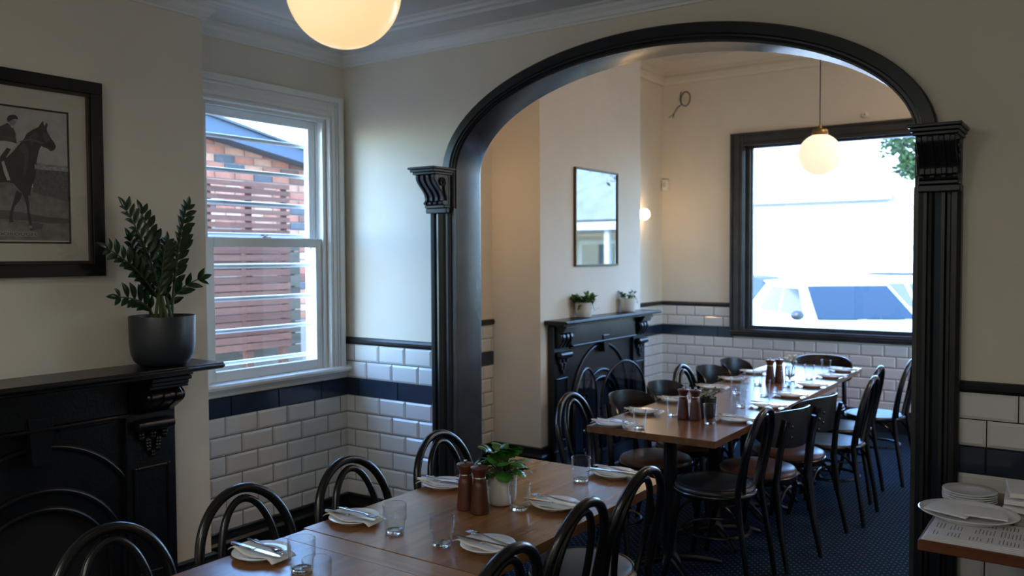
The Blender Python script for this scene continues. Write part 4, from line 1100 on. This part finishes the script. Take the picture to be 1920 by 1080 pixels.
# ---------------------------------------------------------------- leaves and plants
def leaf_mesh(name, L_, W_, m_, scallop=0.0, fold=0.25, curl=0.15, n=10, tip=1.0):
    vv = []; ff = []
    for i in range(n+1):
        t = i/n; w = W_/2*(math.sin(math.pi*min(1, t*0.93+0.05))**tip); w *= 1+scallop*math.sin(t*22)
        x = L_*t; z = curl*L_*(math.sin(t*math.pi*0.6)-t*0.9)
        vv += [(x, -w, z+fold*w), (x, -w*0.5, z+fold*w*0.35), (x, 0, z), (x, w*0.5, z+fold*w*0.35), (x, w, z+fold*w)]
    for i in range(n):
        for k in range(4): a = i*5+k; ff.append((a, a+5, a+6, a+1))
    me = MB().add(vv, ff, True).mesh(name); me.materials.append(m_); return me
def orient(p, d, nrm=Vector((0,0,1)), s=1.0):
    d = Vector(d).normalized(); y = Vector(nrm).cross(d)
    if y.length < 1e-3: y = Vector((0,1,0)).cross(d)
    y.normalize(); z = d.cross(y)
    return Matrix.Translation(p) @ Matrix((d, y, z)).transposed().to_4x4() @ Matrix.Scale(s, 4)
# the big plant on the near mantel
zp = thing('potted_plant', 'dark glossy zamioculcas in a charcoal pot on the near mantel', 'plant', (0.374, -1.448, 1.1475))
MB().lathe([(0.001, 0.0), (0.075, 0.0), (0.098, 0.006), (0.117, 0.024), (0.129, 0.055), (0.134, 0.10), (0.136, 0.212), (0.1345, 0.216), (0.131, 0.214), (0.129, 0.19), (0.001, 0.19)], 48, cap=False).build('pot', DPOT, zp)
MB().lathe([(0.001, 0.196), (0.08, 0.194), (0.128, 0.19)], 30, cap=False).build('soil', SOIL, zp)
zleaf = leaf_mesh('leaf', 0.085, 0.034, LEAFD, 0, 0.3, 0.12)
stems = [  # (dx, dy tip, z tip above shelf), bow, leaf pairs
    ((0.02, -0.170, 0.670), (-0.03, 0.05), 11), ((-0.05, -0.055, 0.660), (-0.02, 0.02), 10), ((0.04, 0.100, 0.680), (0.02, -0.03), 11),
    ((0.03, -0.250, 0.500), (0.02, 0.05), 10), ((0.05, 0.150, 0.370), (0.0, -0.04), 4), ((0.02, -0.205, 0.305), (0.02, 0.04), 6),
    ((-0.05, -0.110, 0.540), (-0.02, 0.02), 9), ((0.08, -0.030, 0.520), (0.03, -0.01), 8), ((-0.03, 0.030, 0.500), (-0.02, 0.0), 8)]
for si, (tip, bow, npair) in enumerate(stems):
    a = 2*math.pi*si/len(stems); p0 = Vector((0.04*math.cos(a), 0.04*math.sin(a), 0.19)); p2 = Vector(tip)
    p1 = (p0+p2)/2 + Vector((bow[0], bow[1], 0.05))
    cur = lambda t: p0*(1-t)**2+p1*2*t*(1-t)+p2*t*t
    pts = [cur(i/12) for i in range(13)]
    st = MB().tube(pts, [0.0075*(1-0.7*i/12) for i in range(13)], 7).build('stem', STEMG, zp)
    for k in range(npair):
        t = 0.28+0.70*k/(npair-1); p = cur(t); d = (cur(min(1, t+0.02))-cur(t-0.02)).normalized()
        sidev = d.cross(Vector((1, 0.25, 0.1))).normalized()
        for s_ in (-1, 1):
            dv = (d*0.75+sidev*s_*0.8+Vector((0.28, 0, rnd.uniform(-0.1, 0.15)))).normalized()
            sc = (1.05-0.35*abs(t-0.55)/0.45)*rnd.uniform(0.85, 1.1)
            l_ = link('leaf', zleaf, st); l_.matrix_local = orient(p, dv, Vector((0.8, -0.1, 0.5)), sc)
    l_ = link('leaf', zleaf, st); l_.matrix_local = orient(cur(1.0), (p2-p1).normalized(), Vector((1, 0, 0.3)), 0.7)
# plant in the white pot on the near table
gp = thing('potted_plant', 'bright green leafy plant in a white pot on the near table', 'plant', (2.008, -1.205, TZ))
MB().lathe([(0.001, 0.0), (0.036, 0.0), (0.044, 0.004), (0.049, 0.014), (0.0515, 0.035), (0.0525, 0.108), (0.0515, 0.110), (0.0500, 0.108), (0.049, 0.095), (0.001, 0.095)], 40, cap=False).build('pot', WPOT, gp)
MB().lathe([(0.001, 0.098), (0.049, 0.095)], 24, cap=False).build('soil', SOIL, gp)
gleaf = leaf_mesh('leaf', 0.064, 0.064, mat('glossy_green_leaf', (0.035, 0.15, 0.02), 0.22, var=0.45, vscale=30, bump=0.5, bscale=90), 0.12, -0.18, 0.55, 14, 0.6)
for k in range(36):
    lay = k % 3; a = k*2.39996; el = (0.05, 0.45, 0.95)[lay]+rnd.uniform(-.12, .12)
    rr = 0.045*math.cos(el); hgt = 0.118+0.062*math.sin(el)
    p0 = Vector((0.012*math.cos(a), 0.012*math.sin(a), 0.096)); p1 = Vector((rr*math.cos(a), rr*math.sin(a), hgt))
    st = MB().tube([p0, (p0+p1)/2+Vector((0, 0, 0.012)), p1], [0.0028, 0.0025, 0.002], 5).build('stem', STEMG, gp)
    dv = Vector((math.cos(a+rnd.uniform(-.5,.5))*math.cos(el*0.6), math.sin(a+rnd.uniform(-.5,.5))*math.cos(el*0.6), -0.35+0.9*math.sin(el)+rnd.uniform(-.25,.25)))
    l_ = link('leaf', gleaf, st); l_.matrix_local = orient(p1, dv, Vector((math.cos(a)*0.6, math.sin(a)*0.6, 0.8)), rnd.uniform(0.75, 1.1))
def herb_pot(name, label, loc, r_, h, potm, nleaf, spread, trail, lm, ls=0.02):
    t = thing(name, label, 'plant', loc)
    MB().lathe([(0.001, 0), (r_*0.78, 0), (r_*0.88, h*0.06), (r_*0.97, h*0.4), (r_, h), (r_*0.95, h), (r_*0.93, h*0.88), (0.001, h*0.88)], 32, cap=False).build('pot', potm, t)
    MB().lathe([(0.001, h*0.9), (r_*0.93, h*0.88)], 20, cap=False).build('soil', SOIL, t)
    rr = random.Random(int(loc[1]*1000))
    lf = leaf_mesh('leaf', ls, ls*0.7, lm, 0, 0.1, 0.2, 4)
    ns = max(5, nleaf//9)
    for i in range(ns):
        a = 6.283*i/ns+rr.uniform(-.3, .3); ln = spread*rr.uniform(0.6, 1.15)
        dz = rr.uniform(-0.1, 0.7)*spread if rr.random() > trail else -rr.uniform(0.2, 0.9)*h*0.6
        p0 = Vector((r_*0.4*math.cos(a), r_*0.4*math.sin(a), h*0.9)); p2 = Vector((ln*math.cos(a), ln*math.sin(a), h+dz)); p1 = Vector(((p0.x+p2.x)/2, (p0.y+p2.y)/2, h+spread*0.55))
        cu = lambda t_: p0*(1-t_)**2+p1*2*t_*(1-t_)+p2*t_*t_
        st = MB().tube([cu(q/6) for q in range(7)], 0.0014, 4).build('stem', STEMG, t)
        for q in range(9):
            tt = 0.2+0.8*q/8; l_ = link('leaf', lf, st)
            l_.matrix_local = orient(cu(tt), Vector((rr.uniform(-1,1), rr.uniform(-1,1), rr.uniform(-0.3,0.8))), Vector((0,0,1)), rr.uniform(0.7, 1.3))
herb_pot('potted_herb', 'bushy green plant in a white pot at the left of the far mantel', (B2X+0.075, 2.10, 1.138), 0.068, 0.115, WPOT, 230, 0.09, 0.25, LEAFH, 0.040)
herb_pot('potted_herb', 'trailing green plant in a white pot at the right of the far mantel', (B2X+0.075, 2.84, 1.138), 0.066, 0.115, WPOT, 110, 0.085, 0.45, LEAFH, 0.028)
herb_pot('potted_herb', 'small black pot of fine herbs on the far table beside two mills', (2.005, 0.680, TZ), 0.046, 0.11, DPOT, 130, 0.06, 0.1, mat('sage_leaf', (0.22, 0.28, 0.18), 0.6, var=0.2, vscale=20), 0.016)
# vase of small flowers at the window end
vs_ = thing('flower_vase', 'small glass vase of white flowers at the window end of the far table', 'vase', (1.965, 2.245, TZ))
MB().lathe([(0.001, 0), (0.030, 0), (0.033, 0.004), (0.033, 0.10), (0.031, 0.101), (0.030, 0.099), (0.030, 0.008), (0.001, 0.007)], 28, cap=False).build('vase', GLASS, vs_)
for k in range(9):
    a = k*2.4; p2 = Vector((0.035*math.cos(a), 0.035*math.sin(a), 0.135+0.02*(k % 3)))
    st = MB().tube([(0.008*math.cos(a), 0.008*math.sin(a), 0.012), (0.02*math.cos(a), 0.02*math.sin(a), 0.09), p2], 0.0015, 4).build('stem', STEMG, vs_)
    MB().ball(p2, 0.012, 8, 6, 0.6).build('flower', mat('white_petal', (0.8, 0.8, 0.74), 0.6), st)
    l_ = link('leaf', leaf_mesh('leaf', 0.03, 0.012, LEAFH, 0, 0.1, 0.2, 4), st); l_.matrix_local = orient(p2*0.85, (math.cos(a+1), math.sin(a+1), 0.3))

# ================================================================ LAMPS
GLOBE = emit_mat('warm_opal_globe', (1.0, 0.70, 0.34), 0.95)
GLOBE2 = emit_mat('bright_opal_globe', (1.0, 0.80, 0.56), 1.0)
def pendant(label, x, y, z, r_, ceil, gm, power):
    t = thing('pendant_lamp', label, 'lamp', (x, y, z), group='opal globe pendants')
    MB().ball((0, 0, 0), r_, 48, 28).build('globe', gm, t)
    MB().lathe([(0.045, r_-0.018), (0.050, r_-0.010), (0.050, r_+0.018), (0.042, r_+0.030), (0.012, r_+0.036), (0.010, r_+0.055)], 28).build('fitter', BRASS, t)
    MB().tube([(0, 0, r_+0.05), (0, 0, ceil-z-0.02)], 0.0035, 8).build('cord', mat('black_cord', (0.01, 0.01, 0.01), 0.6), t)
    MB().lathe([(0.055, ceil-z-0.022), (0.055, ceil-z-0.002), (0.02, ceil-z)], 28).build('ceiling_rose', BRASS, t)
    return t
pendant('large glowing opal globe at the top of the photo in the near room', 2.231, -2.142, 2.243, 0.135, CEIL1, GLOBE, 0)
pendant('glowing opal globe on a long cord before the street window', 2.188, 2.105, 2.264, 0.135, CEIL2, GLOBE2, 0)
def sconce(label, x, y, z, r_=0.055):
    t = thing('wall_sconce', label, 'lamp', (x, y, z), group='small globe wall sconces')
    MB().ball((0.085, 0, 0), r_, 32, 18).build('globe', emit_mat('sconce_opal_globe', (1.0, 0.62, 0.28), 26.0), t)
    MB().lathe([(0.04, 0), (0.04, 0.012), (0.012, 0.018), (0.012, 0.032)], 20, axis='x').build('wall_plate', BRASS, t)
sconce('small glowing globe on the alcove wall beside the mirror breast', XL2, 4.02, 2.02)
sconce('small glowing globe in the alcove just beyond the left jamb of the arch', XL2, 0.92, 2.02)

def add_fill_lamp(label, x, y, z, grp, em):  # disc lamps added out of view to brighten both rooms
    t = thing('fill_lamp', label, 'lamp', (x, y, z), group=grp)
    MB().lathe([(0.20, 0.0), (0.205, -0.012), (0.20, -0.03), (0.19, -0.034)], 36).build('trim_ring', BRASS, t)
    MB().lathe([(0.188, -0.030), (0.17, -0.055), (0.12, -0.075), (0.06, -0.085), (0.001, -0.088)], 36, cap=False).build('diffuser', em, t)
OD1 = emit_mat('fill_lamp_glow', (0.98, 1.0, 0.96), 62.0); OD2 = emit_mat('warm_fill_lamp_glow', (1.0, 0.75, 0.50), 58.0)
add_fill_lamp('added unseen fill lamp behind the camera, left of its pair', 1.7, -4.7, CEIL1, 'added unseen fill lamps of the near room', OD1)
add_fill_lamp('added unseen fill lamp behind the camera, right of its pair', 3.9, -4.7, CEIL1, 'added unseen fill lamps of the near room', OD1)
add_fill_lamp('added unseen fill lamp behind the wall right of the arch, first from the arch', 3.75, 1.5, CEIL2, 'added unseen fill lamps of the far room', OD2)
add_fill_lamp('added unseen fill lamp behind the wall right of the arch, towards the street window', 3.75, 3.5, CEIL2, 'added unseen fill lamps of the far room', OD2)

# ================================================================ PICTURES
def frame_bars(root, x0, x1, y0, y1, z0, z1, w, m_, bevel=0.004):
    for (a, c, d, e) in ((y0, y1, z1-w, z1), (y0, y1, z0, z0+w), (y0, y0+w, z0+w, z1-w), (y1-w, y1, z0+w, z1-w)):
        MB().box(x0, x1, a, c, d, e).build('frame_bar', m_, root, bevel)
hx = BX
hpic = thing('framed_photograph', 'large black-framed photograph of a jockey on a racehorse', 'picture', (hx, -2.1, 1.94))
py0, py1, pz0, pz1 = -0.475, 0.468, -0.402, 0.404
FR = mat('black_gloss_frame', (0.010, 0.010, 0.011), 0.2, coat=0.4)
frame_bars(hpic, 0.0, 0.030, py0, py1, pz0, pz1, 0.050, FR, 0.0015)
frame_bars(hpic, 0.0, 0.022, py0+0.05, py1-0.05, pz0+0.05, pz1-0.05, 0.014, mat('dark_brown_slip', (0.035, 0.025, 0.018), 0.4), 0.002)
MB().box(0.0, 0.010, py0+0.06, py1-0.06, pz0+0.06, pz1-0.06).build('mount', mat('cream_mount', (0.62, 0.58, 0.50), 0.9), hpic)
frame_bars(hpic, 0.009, 0.012, -0.325, 0.333, -0.268, 0.266, 0.007, mat('black_mount_line', (0.02, 0.02, 0.018), 0.8), 0)
PR = {
 'sky': ([(-2.425, 2.2), (-1.772, 2.2), (-1.772, 1.98), (-2.425, 1.97)], 0.44),
 'far_trees': ([(-1.901, 1.992), (-1.86, 1.988), (-1.772, 1.988), (-1.772, 1.963), (-1.902, 1.96)], 0.26),
 'ground': ([(-2.425, 1.97), (-2.035, 1.95), (-1.977, 1.92), (-1.911, 1.89), (-1.772, 1.88), (-1.772, 1.684), (-2.425, 1.684)], 0.19),
 'hedge': ([(-1.908, 1.97), (-1.772, 1.974), (-1.772, 1.84), (-1.814, 1.852), (-1.884, 1.866), (-1.914, 1.875)], 0.10),
 'shadow': ([(-2.30, 1.79), (-2.037, 1.8), (-1.999, 1.798), (-1.94, 1.79), (-1.865, 1.779), (-1.772, 1.774), (-1.772, 1.756), (-1.866, 1.754), (-1.947, 1.762), (-2.30, 1.775)], 0.10),
 'hoof_shadow': ([(-1.941, 1.748), (-1.9, 1.756), (-1.876, 1.747), (-1.884, 1.729), (-1.914, 1.724)], 0.09),
 'horse_hind': ([(-2.32, 1.99), (-2.20, 2.01), (-2.02, 2.0), (-2.02, 1.905), (-2.15, 1.90), (-2.21, 1.86), (-2.20, 1.74), (-2.23, 1.74), (-2.25, 1.86), (-2.33, 1.90)], 0.035),
 'horse': ([(-2.032, 1.997), (-2.007, 2.003), (-1.983, 2.029), (-1.96, 2.059), (-1.942, 2.081), (-1.932, 2.102), (-1.908, 2.121), (-1.887, 2.133), (-1.875, 2.152), (-1.867, 2.161), (-1.866, 2.145), (-1.862, 2.141), (-1.854, 2.155), (-1.85, 2.148), (-1.855, 2.126), (-1.846, 2.11), (-1.84, 2.096), (-1.826, 2.079), (-1.819, 2.063), (-1.827, 2.048), (-1.841, 2.042), (-1.853, 2.052), (-1.865, 2.055), (-1.877, 2.059), (-1.885, 2.046), (-1.892, 2.017), (-1.897, 1.995), (-1.898, 1.96), (-1.906, 1.925), (-1.917, 1.899), (-1.924, 1.871), (-1.923, 1.861), (-1.945, 1.859), (-1.956, 1.869), (-1.971, 1.886), (-1.986, 1.905), (-2.035, 1.909)], 0.035),
 'horse_foreleg': ([(-1.956, 1.873), (-1.933, 1.86), (-1.929, 1.832), (-1.929, 1.798), (-1.922, 1.763), (-1.92, 1.731), (-1.914, 1.724), (-1.929, 1.723), (-1.931, 1.749), (-1.937, 1.776), (-1.939, 1.818), (-1.945, 1.842)], 0.03),
 'horse_raised_leg': ([(-1.976, 1.878), (-1.954, 1.866), (-1.965, 1.838), (-1.984, 1.816), (-1.991, 1.788), (-1.993, 1.767), (-1.988, 1.755), (-2.005, 1.752), (-2.006, 1.767), (-2.0, 1.795), (-1.988, 1.836)], 0.03),
 'shoulder_sheen': ([(-1.965, 2.045), (-1.945, 2.062), (-1.930, 2.05), (-1.925, 2.015), (-1.935, 1.965), (-1.950, 1.93), (-1.945, 1.97), (-1.942, 2.02)], 0.075),
 'neck_sheen': ([(-1.925, 2.09), (-1.90, 2.11), (-1.885, 2.105), (-1.90, 2.08), (-1.915, 2.05)], 0.07),
 'cheek_sheen': ([(-1.868, 2.12), (-1.852, 2.11), (-1.842, 2.085), (-1.858, 2.075), (-1.870, 2.09)], 0.08),
 'crowd': ([(-1.905, 1.985), (-1.86, 1.978), (-1.80, 1.982), (-1.772, 1.978), (-1.772, 1.966), (-1.905, 1.966)], 0.33),
 'sock': ([(-1.932, 1.742), (-1.921, 1.742), (-1.919, 1.731), (-1.930, 1.731)], 0.25),
 'girth': ([(-2.028, 1.984), (-2.019, 1.988), (-2.008, 1.952), (-1.997, 1.915), (-2.009, 1.914), (-2.02, 1.944)], 0.45),
 'breeches': ([(-2.07, 2.055), (-2.031, 2.061), (-1.992, 2.064), (-1.969, 2.058), (-1.986, 2.035), (-2.01, 2.002), (-2.026, 1.991), (-2.06, 2.0)], 0.5),
 'boot': ([(-2.032, 2.004), (-2.007, 2.04), (-1.992, 2.035), (-2.013, 1.999), (-2.03, 1.98), (-2.033, 1.983)], 0.04),
 'jacket': ([(-2.045, 2.10), (-2.029, 2.119), (-2.003, 2.135), (-1.991, 2.127), (-1.981, 2.118), (-1.973, 2.095), (-1.975, 2.081), (-1.969, 2.059), (-1.992, 2.064), (-2.018, 2.066), (-2.05, 2.06)], 0.05),
 'sleeve': ([(-2.03, 2.106), (-2.02, 2.09), (-1.998, 2.083), (-1.973, 2.083), (-1.971, 2.071), (-1.992, 2.065), (-2.018, 2.068), (-2.03, 2.072)], 0.075),
 'face': ([(-2.0, 2.143), (-1.993, 2.149), (-1.972, 2.15), (-1.971, 2.14), (-1.978, 2.127), (-1.985, 2.124), (-1.994, 2.132)], 0.24),
 'cap': ([(-2.004, 2.149), (-1.999, 2.162), (-1.986, 2.169), (-1.971, 2.169), (-1.964, 2.16), (-1.964, 2.153), (-1.977, 2.154), (-1.99, 2.146), (-2.002, 2.139)], 0.04),
 'collar': ([(-1.994, 2.13), (-1.985, 2.126), (-1.983, 2.118), (-1.989, 2.119)], 0.5),
 'blaze': ([(-1.855, 2.126), (-1.846, 2.117), (-1.841, 2.103), (-1.845, 2.101), (-1.853, 2.114)], 0.3),
 'reins': ([(-1.969, 2.063), (-1.953, 2.073), (-1.919, 2.084), (-1.872, 2.074), (-1.873, 2.069), (-1.919, 2.078), (-1.953, 2.068)], 0.12),
 'caption_strip': ([(-2.16, 1.718), (-1.904, 1.718), (-1.904, 1.699), (-2.16, 1.699)], 0.30)}
pr_root = link('photo_print', None, hpic)
for k, (nm, (poly, g)) in enumerate(PR.items()):
    gm = mat('print_'+nm, (g*1.03, g, g*0.93), 0.7, var=0.35 if nm in ('hedge', 'ground', 'far_trees', 'horse', 'crowd') else 0.1, vscale=90 if nm in ('hedge', 'crowd') else 30)
    x = 0.0102+0.00012*k
    MB().add([(x, p[0]+2.1, p[1]-1.94) for p in poly], [tuple(range(len(poly)))]).build('print_'+nm, gm, pr_root)
def text_mesh(body, size):
    cu = bpy.data.curves.new('txt', 'FONT'); cu.body = body; cu.size = size; cu.extrude = 0.0001
    o = bpy.data.objects.new('txt', cu); COL.objects.link(o)
    dg = bpy.context.evaluated_depsgraph_get(); me = bpy.data.meshes.new_from_object(o.evaluated_get(dg))
    bpy.data.objects.remove(o); return me
me = text_mesh('BOROUGH', 0.0165); me.materials.append(mat('caption_ink', (0.03, 0.03, 0.03), 0.8))
w_ = max(v.co.x for v in me.vertices)
o = link('caption_lettering', me, hpic); o.matrix_local = Matrix.Translation((0.0135, -2.046+2.1, 1.7025-1.94)) @ Matrix(((0,0,1,0),(1,0,0,0),(0,1,0,0),(0,0,0,1))) @ Matrix.Diagonal((0.138/w_, 1, 1, 1))
MB().box(0.0155, 0.0165, py0+0.055, py1-0.055, pz0+0.055, pz1-0.055).build('picture_glass', PANE, hpic)

mir = thing('framed_mirror', 'thin brass-edged framed mirror on the far chimney breast', 'mirror', (B2X, 2.425, 1.917))
frame_bars(mir, 0.0, 0.022, -0.35, 0.35, -0.385, 0.385, 0.014, mat('dark_brass_frame', (0.10, 0.07, 0.03), 0.35, metal=0.7), 0.002)
MB().box(0.0, 0.012, -0.338, 0.338, -0.373, 0.373).build('mirror_glass', mat('silvered_glass', (0.24, 0.245, 0.24), 0.02, metal=1.0), mir)

# ---------------------------------------------------------------- small fittings on the far wall
wr = thing('loose_wiring', 'loose loop of grey cable sticking out of the far wall', 'cable', (0.13, YF, 3.165))
MB().lathe([(0.030, 0), (0.030, -0.012), (0.022, -0.018)], 20, axis='y').build('wall_plate', WHITE, wr)
CABLE = mat('grey_cable', (0.10, 0.085, 0.08), 0.6)
lp = [(0.0, -0.01, 0.0)] + [(0.055+0.05*math.sin(a), -0.04-0.01*math.cos(a), 0.045-0.075*math.cos(a)) for a in [2*math.pi*i/20 for i in range(19)]]
MB().tube(lp, 0.006, 6).build('cable_loop', CABLE, wr)
MB().tube([(0.0, -0.01, 0.0), (-0.03, -0.05, -0.04), (-0.06, -0.06, -0.09), (-0.075, -0.06, -0.14)], 0.006, 6).build('cable_tail', CABLE, wr)
MB().tube([(-0.065, -0.06, -0.10), (-0.10, -0.06, -0.12), (-0.12, -0.055, -0.13)], 0.004, 6).build('cable_tail', CABLE, wr)
MB().tube([(-0.005, -0.01, 0.0), (0.0, -0.05, 0.05), (0.012, -0.05, 0.12)], 0.006, 6).build('cable_stub', CABLE, wr)
sn = thing('round_sensor', 'small round white sensor above the street window', 'sensor', (1.913, YF, 2.884))
MB().lathe([(0.034, 0), (0.034, -0.012), (0.024, -0.022)], 24, axis='y').build('body', PAINT, sn)
MB().lathe([(0.008, -0.022), (0.006, -0.027)], 12, axis='y').build('lens', GREYG, sn)
al = thing('alarm_box', 'little white detector box in the far corner above the sconce', 'detector', (XL2+0.045, YF-0.002, 2.345))
MB().box(-0.03, 0.03, -0.04, 0, -0.055, 0.055).build('case', WHITE, al, 0.006)
MB().box(-0.018, 0.018, -0.046, -0.039, -0.02, 0.03).build('lens', mat('frosted_lens', (0.6, 0.6, 0.6), 0.3), al)

# ================================================================ SIDEBOARD ON THE RIGHT
sb = thing('side_table', 'red-brown wooden side table at the bottom right corner', 'table', (3.62, -0.415, 0))
x0, x1, y0, y1 = -0.355, 0.62, -0.37, 0.345
MB().cbox(x0, x1, y0, y1, 0.712, 0.745, 0.003).build('table_top', SIDEW, sb)
MB().box(x0+0.30, x1-0.08, y0+0.36, y0+0.38, 0.66, 0.712).box(x0+0.30, x1-0.08, y1-0.07, y1-0.05, 0.66, 0.712).build('apron', IRON, sb)
for ax in (x0+0.30, x1-0.08):
    for ay in (y0+0.37, y1-0.07): MB().box(ax-0.02, ax+0.02, ay-0.02, ay+0.02, 0, 0.712).build('leg', IRON, sb)
SZ = 0.7455
MENU = mat('menu_paper', (0.74, 0.73, 0.75), 0.6); INK = mat('menu_ink', (0.10, 0.10, 0.12), 0.8)
for k in range(4):
    mn = thing('menu_sheet', ['bottom printed menu sheet of the stack on the side table', 'second menu sheet from the bottom of the side table stack', 'third menu sheet from the bottom of the side table stack', 'top printed menu sheet under the oval platter'][k], 'menu', (3.56+0.003*k, -0.665+0.003*k, SZ+0.0045*k), R(-0.6+0.5*k), 'menus on the side table')
    MB().cbox(-0.285, 0.30, -0.115, 0.12, 0, 0.004, 0.0006).build('sheet', MENU, mn)
    if k == 3:
        mb = MB(); rr = random.Random(4)
        for i in range(58):
            xx = -0.268+i*0.0097
            for (ya, yb) in ((-0.102, -0.045), (-0.028, 0.035), (0.05, 0.108)):
                if rr.random() < 0.22 or i % 9 == 8: continue
                yy = ya+rr.uniform(0, 0.006); ye = yb-rr.uniform(0, 0.028)
                while yy < ye:
                    l_ = rr.uniform(0.003, 0.009); mb.box(xx, xx+0.0026, yy, min(yb, yy+l_), 0.004, 0.0041); yy += l_+0.0018
        mb.build('print', INK, mn)['kind'] = 'stuff'
MZ = SZ+0.0182
pt = MB().lathe([(0.001, 0.006), (0.085, 0.005), (0.090, 0.0), (0.098, 0.0), (0.102, 0.007), (0.140, 0.018), (0.152, 0.022), (0.1535, 0.0245), (0.150, 0.026), (0.138, 0.0225), (0.100, 0.011), (0.085, 0.009), (0.001, 0.009)], 48, cap=False).build('serving_platter', CHINA)
pt.location = (3.372, -0.535, MZ); pt.scale = (0.95, 0.88, 1); pt.rotation_euler = (0, 0, R(-4)); tag(pt, 'oval white platter holding napkins on the side table', 'platter')
def folded(label, loc, rz, sx, sy, th=0.008):
    vv = []; ff = []; n, m = 8, 8
    for lay in (0, 1):
        for i in range(n+1):
            for j in range(m+1):
                x = -sx/2+sx*i/n; y = -sy/2+sy*j/m
                vv.append((x, y, 0.004*math.sin(x*25)*math.cos(y*18)+lay*th*(0.6+0.4*math.sin(3.14*j/m))))
    o_ = (n+1)*(m+1)
    for i in range(n):
        for j in range(m):
            q = (i*(m+1)+j, (i+1)*(m+1)+j, (i+1)*(m+1)+j+1, i*(m+1)+j+1); ff.append(q[::-1]); ff.append(tuple(k+o_ for k in q))
    for i in range(n):
        for j in (0, m):
            a, c = i*(m+1)+j, (i+1)*(m+1)+j; ff.append((a, c, c+o_, a+o_) if j == 0 else (c, a, a+o_, c+o_))
    for j in range(m):
        for i in (0, n):
            a, c = i*(m+1)+j, i*(m+1)+j+1; ff.append((c, a, a+o_, c+o_) if i == 0 else (a, c, c+o_, a+o_))
    o = MB().add(vv, ff, True).build('napkin', NAPK); o.location = loc; o.rotation_euler = (0, R(4 if th < 0.02 else 1), rz); tag(o, label, 'napkin', 'napkins on the side table')
    return o
folded('folded white napkin on the left half of the oval platter', (3.325, -0.540, MZ+0.020), R(-14), 0.13, 0.115)
folded('folded white napkin on the right half of the oval platter', (3.420, -0.545, MZ+0.027), R(8), 0.12, 0.115)
stk = MB().lathe([(0.001, 0.004), (0.052, 0.004), (0.056, 0.0), (0.061, 0.0), (0.064, 0.004), (0.083, 0.011), (0.087, 0.013), (0.0855, 0.0155), (0.062, 0.0085), (0.001, 0.0065)], 44, cap=False).mesh('stacked_plate'); stk.materials.append(CHINA)
for k in range(5):
    o = link('side_plate', stk); o.location = (3.345+rnd.uniform(-.001,.001), -0.262, SZ+0.0078*k)
    tag(o, ['bottom plate', 'second plate from the bottom', 'middle plate', 'fourth plate from the bottom', 'top plate'][k]+' of the white stack behind the oval platter', 'plate', 'stacked plates on the side table')
for k in range(4):
    folded(['bottom', 'second', 'third', 'top'][k]+' napkin of the tall white pile at the right edge', (3.565+0.006*(k % 2), -0.34, SZ+0.004+0.026*k), R(-10+6*k), 0.21, 0.20, 0.024)
bx_ = MB().cbox(3.50, 3.70, -0.52, -0.455, SZ, SZ+0.024, 0.004).build('napkin_tray', mat('pale_card', (0.45, 0.43, 0.38), 0.7)); tag(bx_, 'pale flat tray beside the platter at the right edge', 'tray')
